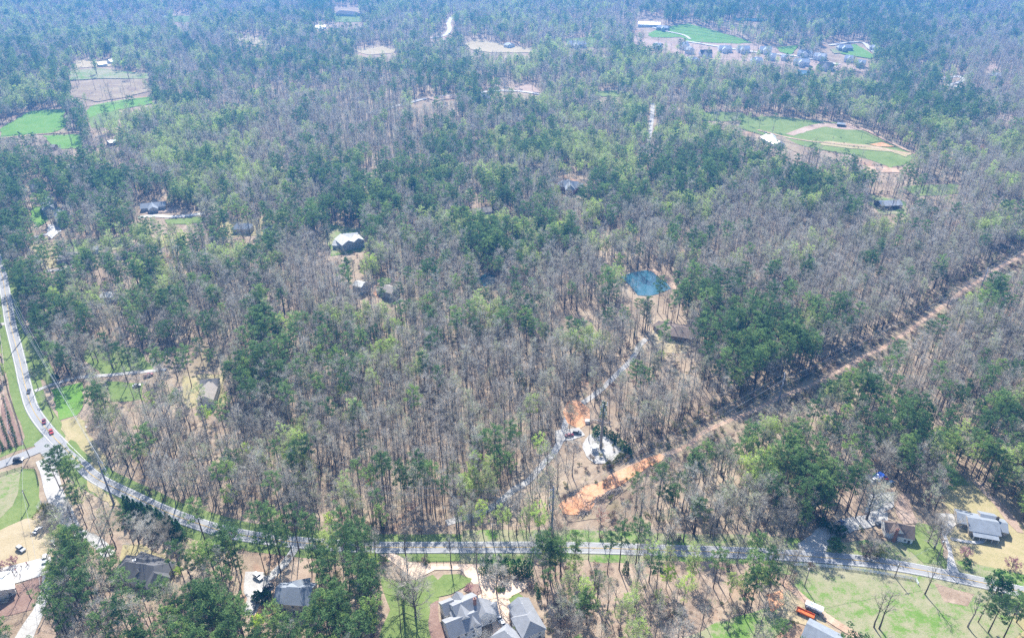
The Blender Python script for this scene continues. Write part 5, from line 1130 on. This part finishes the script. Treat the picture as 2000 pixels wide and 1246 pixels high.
oaks = [(1692, 1015, OAK, 1.05, 'huge bare spreading oak left of the white cottage'), (788, 1178, OAK, 1.0, 'large bare tree on the lawn left of the big grey roofed house'), (812, 1205, OAK, 1.05, 'large bare tree nearest the bottom left of the big house'), (930, 1110, SNAG, 1., 'bare tree with upright limbs between drive and black fence'),
        (882, 1108, SNAG, .9, 'bare tree casting a branching shadow on the oval lawn'), (970, 1158, OAK2, .9, 'bare tree in the middle of the gravel turnaround'), (795, 1105, SNAG, 1.1, 'bare tree at the entrance of the pale gravel drive'), (115, 1073, OAK2, 1., 'bare tree shading the small white car on the straw lot'),
        (62, 1170, SNAG, .6, 'small dark bare tree on the brown flower bed'), (38, 1165, SNAG, .55, 'second small bare tree on the brown flower bed'), (145, 1130, OAK2, 1., 'dense grey bare tree beside the yellow green shrub'), (298, 1075, OAK2, .9, 'brown grey bare tree above the dark hip roof'),
        (272, 1062, OAK2, .85, 'brown grey bare tree behind the dark hip roofed house'), (330, 1068, OAK2, .8, 'brown grey bare tree right of the cypress row end'), (1707, 1225, SNAG, .95, 'pale bare tree on the patchy field, left of a pair'), (1717, 1228, SNAG, 1.05, 'pale bare tree on the patchy field, right of a pair'),
        (1806, 1160, SNAG, .85, 'bare tree beside the road bend at the bottom right'), (1890, 1224, SNAG, .9, 'bare leaning tree left of the rounded evergreen'), (1825, 1070, OAK2, .95, 'grey bare tree between the cottage and the ranch driveway'), (1812, 1060, OAK2, .8, 'smaller grey bare tree beside the ranch driveway'),
        (165, 705, OAK, .85, 'wide pale bare tree on the left lawn above the gravel drive'), (192, 708, OAK2, .9, 'wide bare tree right of the widest one on the left lawn'), (222, 722, OAK2, 1.0, 'bare tree with dark double trunk on the left lawn'), (256, 722, SNAG, .9, 'thin bare tree right of the double trunk tree on the left lawn'),
        (68, 720, SNAG, .7, 'thin bare roadside tree above the dark grey car'), (75, 760, SNAG, .7, 'thin bare roadside tree beside the dark grey car'), (104, 815, SNAG, .8, 'dark bare tree whose shadow falls on the red car'), (100, 770, SNAG, .7, 'thin bare tree left of the bright lawn'),
        (1698, 1090, OAK2, .6, 'broad brown budding tree above the road below the cottage'), (1160, 1165, SNAG, .9, 'thin bare tree in the pink leaf clearing'), (1850, 600, SNAG, .8, 'bare tree beside the far dirt track')]
for px, py, pr, s, t in oaks: plant('oak_tree' if pr is not SNAG else 'tall_bare_tree', 'bare tree', t, px, py, pr, s)
MAG = proto('mag', lambda: leaf_tree(61, 12, 5.2, .06, 90, 'dark', .6, 26, .3)); BUSH = proto('bush', lambda: leaf_tree(62, 6, 3.2, .05, 40, 'dark', .5, 22, .12))
LIME = proto('lime', lambda: leaf_tree(63, 16, 4.2, .4, 42, 'lime', .5, 20, .22)); PINK = proto('pink', lambda: leaf_tree(64, 5, 2.8, .2, 34, 'pinkbud', .4, 14, .1)); RED = proto('red', lambda: leaf_tree(65, 8, 3.6, .2, 36, 'redbud', .4, 9, .12))
WHT = proto('wht', lambda: leaf_tree(66, 9, 3.6, .2, 40, 'whitebl', .45, 16, .15)); YG = proto('yg', lambda: leaf_tree(67, 7, 3.3, .05, 44, 'lime', .45, 20, .12)); OLV = proto('olv', lambda: leaf_tree(68, 9, 4.6, .1, 52, 'olive', .5, 22, .2)); BRN = proto('brn', lambda: leaf_tree(69, 9, 5.5, .12, 60, 'brownbr', .45, 18, .25))
hero = [(1945, 1156, MAG, 1., 'magnolia_tree', 'round glossy dark evergreen beside the road at the bottom right'), (1630, 1074, BUSH, 1.2, 'evergreen_bush', 'round dark bush on the road edge left of the cottage'), (1640, 1046, BUSH, 1., 'evergreen_bush', 'dark hedge clump above the gravel drive, right'), (1622, 1038, BUSH, .9, 'evergreen_bush', 'dark hedge clump above the gravel drive, middle'), (1605, 1028, BUSH, .9, 'evergreen_bush', 'dark hedge clump above the gravel drive, left'),
        (520, 1175, BUSH, 1.1, 'evergreen_bush', 'dark clipped hedge left of the slate roofed house'), (505, 1170, BUSH, .8, 'evergreen_bush', 'small dark hedge beside the white pickup truck'), (975, 1152, BUSH, .35, 'evergreen_bush', 'small green bush in the turnaround island'), (1886, 1104, BUSH, .7, 'evergreen_bush', 'small dark shrub on the ranch house lawn'),
        (150, 728, BUSH, 1.2, 'evergreen_bush', 'rounded dark evergreen under the wide bare tree'), (110, 745, BUSH, .9, 'evergreen_bush', 'dark evergreen left of the upper left lawn'),
        (1883, 1085, PINK, 1., 'redbud_tree', 'pink flowering shrub on the ranch house lawn'), (1975, 1110, PINK, 1.2, 'redbud_tree', 'pink flowering tree right of the glossy evergreen'), (27, 1102, PINK, .9, 'redbud_tree', 'pink flowering shrub beside the concrete driveway'), (2, 1112, PINK, .9, 'redbud_tree', 'pink flowering shrub at the left picture edge'), (915, 1152, PINK, .7, 'redbud_tree', 'pink flowering shrub behind the big house'),
        (1807, 985, RED, .7, 'maple_tree', 'small red budding tree between cottage and ranch house'), (1790, 812, RED, 1., 'maple_tree', 'red budding tree alone in the right bare wood'), (1172, 1020, RED, 1.1, 'maple_tree', 'rust red thicket below the brush piles'), (725, 955, RED, .9, 'maple_tree', 'orange red budding tree left of the gravel forest drive'), (805, 998, RED, .8, 'maple_tree', 'rust red budding tree nearer the road'), (298, 790, RED, .7, 'maple_tree', 'rust red budding tree below the red truck'),
        (685, 782, LIME, 1.05, 'lime_tree', 'bright lime green tree left of the central wood'), (665, 790, LIME, .9, 'lime_tree', 'duller lime green tree touching the brightest one'), (405, 835, LIME, 1., 'lime_tree', 'lime green tree below the grey green roofed house'), (1605, 860, LIME, 1.1, 'lime_tree', 'lime green tree above the right pines'), (1300, 1150, LIME, .9, 'lime_tree', 'lime green tree below the right end of the straight road'),
        (485, 900, LIME, .8, 'lime_tree', 'small lime green tree near the road bend wood'), (652, 600, LIME, .8, 'lime_tree', 'lime green tree below the small boxy house'), (236, 570, LIME, .8, 'lime_tree', 'rightmost of three lime green trees above the hidden white roof'), (213, 575, LIME, .7, 'lime_tree', 'middle of three lime green trees above the hidden white roof'), (192, 578, LIME, .7, 'lime_tree', 'leftmost of three lime green trees above the hidden white roof'),
        (505, 1225, YG, 1., 'yellow_bush', 'yellow green bush below the small clay yard'), (110, 1125, YG, 1.2, 'yellow_bush', 'tall yellow green shrub at the end of the concrete driveway'), (108, 1140, YG, 1., 'yellow_bush', 'yellow green shrub lower at the driveway end'), (350, 1120, YG, .6, 'yellow_bush', 'yellow green bush right of the dark hip roofed house'), (1290, 700, YG, .9, 'yellow_bush', 'yellow green bush on the straw lawn of the brown house'), (1010, 1232, YG, .5, 'yellow_bush', 'yellow shrub beside the long outbuilding'),
        (95, 1018, OLV, 1.1, 'willow_tree', 'pale olive spreading tree beside the green field'), (90, 1000, WHT, .8, 'blossom_tree', 'creamy blossoming tree beside the green field'), (350, 480, WHT, .8, 'blossom_tree', 'white blossoming tree in the upper left yards'), (716, 465, WHT, .9, 'blossom_tree', 'white blossoming tree right of the pale roofed house'),
        (1690, 1088, BRN, .8, 'thicket', 'brown olive thicket tree under the huge oak'), (1712, 1090, OLV, .75, 'willow_tree', 'olive green leafing tree on the road edge below the cottage'), (1100, 1232, BRN, .8, 'thicket', 'tan thicket right of the long outbuilding'), (1135, 1215, BRN, .9, 'thicket', 'tan thicket on the pink leaf floor at the bottom'), (1795, 955, BRN, .9, 'thicket', 'brown thicket left of the ranch house lawn')]
for px, py, pr, s, nm, t in hero: plant(nm, nm.replace('_', ' '), t, px, py, pr, s)
# pines the photo shows standing clear of the woods
PP = PROTO['pine']
for i, (px, py, v, s, t) in enumerate([(128, 948, 2, 1.1, 'dense pine nearest the road junction'), (140, 955, 1, 1., 'dense pine right of the one nearest the junction'), (152, 962, 2, 1.05, 'dense pine behind the junction clump'), (163, 968, 0, 1., 'dense pine at the right of the junction clump'), (118, 955, 2, .9, 'dense pine at the left of the junction clump'),
        (1060, 1128, 0, 1.05, 'tall pine left in the group standing across the straight road'), (1072, 1130, 1, 1., 'tall pine second in the group across the straight road'), (1084, 1129, 2, 1.05, 'dense pine in the group across the straight road'), (1094, 1131, 0, 1., 'tall pine at the right of the group across the road'), (1209, 1112, 1, 1., 'tall pine in the pink clearing casting a long double shadow'), (1241, 1108, 1, 1.05, 'tall forked pine in the pink clearing'),
        (1186, 1120, 3, .95, 'slender pine at the left of the pink clearing'), (1120, 1118, 3, .95, 'slender pine below the road beside the pine group'), (1655, 998, 1, 1.15, 'tall pine left of the cottage yard, front of a pair'), (1650, 1005, 0, 1.1, 'tall pine left of the cottage yard, back of a pair'), (165, 1100, 2, 1.05, 'dense pine left of the dark hip roofed house'),
        (1725, 890, 2, 1.15, 'large dense pine above the blue tarp'), (1930, 1235, 2, 1., 'pale green pine at the bottom right below the magnolia'), (1960, 1245, 0, 1., 'large pine at the bottom right edge of the field'), (1985, 1215, 2, 1., 'dense pine right of the bottom field'), (1910, 1215, 2, .8, 'smaller pine left of the bottom right clump')]):
    plant('pine_tree' if i < 2 else 'tall_pine', 'pine tree', t, px, py, PP[v], s)

# evergreen screen round the tower pad, nursery rows
SH = cone_tree(71, 4.2, 1.3, 'dark', 180, .45, bulge=.4); SH2 = cone_tree(72, 3.0, 1.0, 'olive', 120, .4, bulge=.4)
scr = [(1160, 850), (1167, 846), (1175, 845), (1183, 850), (1190, 856), (1197, 861), (1204, 866), (1211, 872), (1217, 878), (1224, 884), (1230, 889), (1235, 893)]
for i, (px, py) in enumerate(scr): plant('screen_shrub', 'shrub', 'dark evergreen screening shrub on the upper right side of the tower pad', px+random.gauss(0, 1), py+random.gauss(0, 1), SH, .8+.9*random.random(), None, 'evergreen screen above the tower pad')
for i in range(12): plant('screen_shrub', 'shrub', 'olive young evergreen in the row on the lower side of the tower pad', 1180+i*4.6+random.gauss(0, .8), 914-i*2.6+random.gauss(0, .8), SH2, .7+.8*random.random(), None, 'evergreen screen below the tower pad')
NS = cone_tree(73, 2.2, .7, 'dark', 70, .35, bulge=.4)
for r_, (a, b) in enumerate([((3, 765), (34, 872)), ((-12, 780), (22, 878)), ((-30, 800), (8, 880))]):
    for i in range(18):
        t = (i/17)**.8; plant('nursery_shrub', 'shrub', ['small dark shrub in the nursery row nearest the fence', 'small dark shrub in the second nursery row', 'small dark shrub in the leftmost nursery row'][r_], a[0]+(b[0]-a[0])*t, a[1]+(b[1]-a[1])*t, NS, .9+.4*random.random(), None, 'nursery rows by the left road')

# ------------------------------------------------------------------ fallen logs, brush piles
lg = [(600, 800, 640, 815), (700, 880, 735, 862), (835, 810, 868, 822), (820, 868, 846, 882), (912, 735, 940, 750), (935, 795, 980, 815), (560, 965, 590, 950), (570, 978, 615, 958), (635, 980, 668, 966), (735, 958, 770, 967), (790, 950, 830, 968), (870, 745, 905, 730), (860, 836, 880, 856), (975, 730, 1000, 720), (800, 900, 818, 880), (1000, 700, 1020, 712), (1005, 800, 1025, 780), (505, 930, 545, 902), (665, 905, 690, 915), (950, 760, 985, 752), (1155, 822, 1195, 830), (1620, 672, 1628, 690), (985, 690, 1010, 695), (845, 860, 875, 850), (625, 910, 600, 930), (748, 905, 752, 880)]
for i, (a, b, c, d) in enumerate(lg):
    p = P(a, b); q_ = P(c, d); v = (q_-p); mb = MB(); k = 5
    mb.tube([(v.x*t/k+random.gauss(0, .15), v.y*t/k+random.gauss(0, .15), .5+.9*abs(math.sin(t))) for t in range(k+1)], [.34-.045*t for t in range(k+1)], M['deadwood'], 6)
    for t in (3, 4, 5): mb.tube([(v.x*t/k, v.y*t/k, 1.0), (v.x*t/k+random.gauss(0, 2), v.y*t/k+random.gauss(0, 2), 2.2)], [.12, .04], M['deadwood'], 4)
    tag(mb.build('fallen_log', None, tuple(p)), 'pale fallen tree trunk lying '+zone(a, b), 'log', 'fallen trunks in the central wood')
for i, (px, py, L, t) in enumerate([(1168, 978, 13, 'heap of cut branches on the lower edge of the clay clearing'), (1140, 1002, 8, 'dark root heap at the bottom tip of the clay clearing'), (1115, 965, 12, 'dark brush pile right of the steel power pole'), (1200, 962, 9, 'grey branch heap right of the clay clearing')]):
    x, y, z = P0(px, py); mb = MB(); rs = np.random.RandomState(90+i)
    for j in range(90):
        a = rs.normal(size=3)*[L*.28, 1.1, .35]; d = rs.normal(size=3)*[1.5, .9, .35]; a[2] = abs(a[2])+.2
        mb.tube([a-d, a+d], [.10, .05], M[['deadwood', 'wood', 'dwood', 'wood'][j % 4]], 4)
    tag(mb.build('brush_pile', None, (x, y, z+.2), .55), t, 'brush pile')

# ------------------------------------------------------------------ people on the driveway, horses
def figure(mname, shirt, pose):
    V = dict(pel=(0, 0, .92), che=(0, 0, 1.28), nek=(0, 0, 1.48), hd=(0, .01, 1.62), top=(0, .01, 1.72), lk=(-.12, .05+pose*.12, .5), lf=(-.13, -.02, .06), lt=(-.13, .14, .03), rk=(.12, -.05-pose*.1, .5), rf=(.13, -.12*pose, .06), rt=(.13, .12, .03),
             ls=(-.2, 0, 1.42), le=(-.3, .02, 1.15), lw=(-.28, .16+pose*.2, .95), rs=(.2, 0, 1.42), re=(.3, .02, 1.15), rw=(.28, .14, .93), lh=(-.11, 0, .88), rh=(.11, 0, .88))
    rad = dict(pel=.16, che=.17, nek=.06, hd=.10, top=.08, lk=.07, lf=.05, lt=.04, rk=.07, rf=.05, rt=.04, ls=.075, le=.05, lw=.035, rs=.075, re=.05, rw=.035, lh=.1, rh=.1)
    E = [('pel', 'che'), ('che', 'nek'), ('nek', 'hd'), ('hd', 'top'), ('pel', 'lh'), ('lh', 'lk'), ('lk', 'lf'), ('lf', 'lt'), ('pel', 'rh'), ('rh', 'rk'), ('rk', 'rf'), ('rf', 'rt'), ('che', 'ls'), ('ls', 'le'), ('le', 'lw'), ('che', 'rs'), ('rs', 're'), ('re', 'rw')]
    return skin(mname, V, rad, E, 'pel', lambda z: M['skin'] if z > 1.47 else (M[shirt] if z > .93 else M['car_blue']))
def skin(mname, V, rad, E, root, mf, sub=1):
    ks = list(V); me = bpy.data.meshes.new(mname); me.from_pydata([V[k] for k in ks], [(ks.index(a), ks.index(b)) for a, b in E], [])
    o = bpy.data.objects.new(mname, me); C.objects.link(o); md = o.modifiers.new('skin', 'SKIN')
    sv = me.skin_vertices[0].data
    for i, k in enumerate(ks): sv[i].radius = (rad[k], rad[k]); sv[i].use_root = (k == root)
    sb = o.modifiers.new('sub', 'SUBSURF'); sb.levels = sub; sb.render_levels = sub
    dg = bpy.context.evaluated_depsgraph_get(); m2 = bpy.data.meshes.new_from_object(o.evaluated_get(dg)); bpy.data.objects.remove(o)
    mats = []; m2.materials.clear(); idx_ = []
    for p_ in m2.polygons:
        m_ = mf(p_.center.z)
        if m_ not in mats: mats.append(m_); m2.materials.append(m_)
        idx_.append(mats.index(m_)); p_.use_smooth = True
    m2.polygons.foreach_set('material_index', idx_); return m2
fr = figure('person', 'shirt_red', .6); fd = figure('person', 'shirt_dark', 1.)
hair = MB(); hair.add(*[[(.11*math.cos(a)*math.cos(b), .11*math.sin(a)*math.cos(b)+.0, .13*math.sin(b)) for b in (0, .5, 1., 1.5) for a in [k*math.pi/4 for k in range(8)]], [(r*8+k, r*8+(k+1) % 8, r*8+8+(k+1) % 8, r*8+8+k) for r in range(3) for k in range(8)]], M['dwood']); hairm = hair.mesh('hair')
for px, py, m_, a, t in [(53.5, 1103, fr, .4, 'person in red clothing standing farthest right on the concrete driveway'), (32, 1116, fr, 2., 'person in red clothing at the left of the group on the driveway'), (56.5, 1107, fd, 1., 'person in dark clothing beside the person in red on the driveway'),
        (43.5, 1110, fd, 3., 'person in dark clothing in the middle of the driveway'), (34.5, 1121, fd, 4., 'person in dark clothing below the left red one'), (27, 1122, fd, .3, 'person in dark clothing nearest the bright house'), (41, 1126, fd, 5., 'person in dark clothing lowest on the driveway'), (30, 1127, fd, 2.4, 'person in dark clothing by the garden steps')]:
    x, y, z = P0(px, py); e = link('person', m_, None, (x, y, z+.30), a); tag(e, t, 'person', 'people on the concrete driveway'); link('hair', hairm, e, (0, .0, 1.66))
Vh = dict(b=(-.7, 0, 1.2), m=(0, 0, 1.18), c=(.6, 0, 1.22), n=(1.05, 0, 1.15), h=(1.4, 0, .7), z=(1.6, 0, .3), t=(-1.0, 0, 1.1), t2=(-1.15, 0, .5))
rdh = dict(b=.32, m=.34, c=.32, n=.2, h=.15, z=.1, t=.07, t2=.06); Eh = [('b', 'm'), ('m', 'c'), ('c', 'n'), ('n', 'h'), ('h', 'z'), ('b', 't'), ('t', 't2')]
for nm, x, y in (('fl', .55, .18), ('fr', .55, -.18), ('bl', -.7, .18), ('br', -.7, -.18)):
    Vh[nm+'1'] = (x, y, .85); Vh[nm+'2'] = (x+(.04 if nm[0] == 'f' else -.1), y, .5); Vh[nm+'3'] = (x, y, .05); rdh[nm+'1'] = .14; rdh[nm+'2'] = .075; rdh[nm+'3'] = .06
    Eh += [('c' if nm[0] == 'f' else 'b', nm+'1'), (nm+'1', nm+'2'), (nm+'2', nm+'3')]
hm = skin('horse', Vh, rdh, Eh, 'm', lambda z: M['horse'])
for px, py, a, t in [(1627, 271, .5, 'dark grazing horse highest by the middle pasture fence'), (1642, 271, 2., 'dark grazing horse second along the middle pasture fence'), (1648, 281, 1., 'dark horse alone in the tan pasture'), (1667, 288, 3., 'left of two dark horses low in the tan pasture'), (1676, 290, 4., 'right of two dark horses low in the tan pasture')]:
    x, y, z = P0(px, py); tag(link('horse', hm, None, (x, y, z+.5), a), t, 'horse', 'grazing horses')
# bright metal roof of the house at the left edge, steps of timber
house('left_house', 'bright white roofed house cut by the left picture edge', 'house', 'roof_white', 'white', [((-30, 1131), (4, 1128), 9, 3.5, 2., 0), ((-4, 1128), (2, 1152), 8, 3.4, 2.0, 0)])
for i in range(7):
    x, y, z = P0(23-i*2.3, 1150+i*4.5); e = MB().box((0, 0, .3), (2.6, .8, .35), M['tanw']).build('garden_step', None, (x, y, z+.3-.03*i), .15); tag(e, 'stone garden step in the flight beside the brown flower bed', 'step', 'garden steps beside the flower bed')

# ------------------------------------------------------------------ haze
m, nn_, out = newmat('haze'); pv = nn_.nodes.new('ShaderNodeVolumePrincipled'); pv.inputs['Color'].default_value = (.08, .31, .76, 1); pv.inputs['Density'].default_value = HAZE_DENSITY; pv.inputs['Anisotropy'].default_value = .25
nn_.links.new(pv.outputs[0], out.inputs['Volume'])
mb = MB(); x0, x1, y0, y1, z0, z1 = -8050, 8050, -3050, 9050, -25, 290
mb.box(((x0+x1)/2, (y0+y1)/2, (z0+z1)/2), (x1-x0, y1-y0, z1-z0), m); tag(mb.build('haze'), kind='stuff')
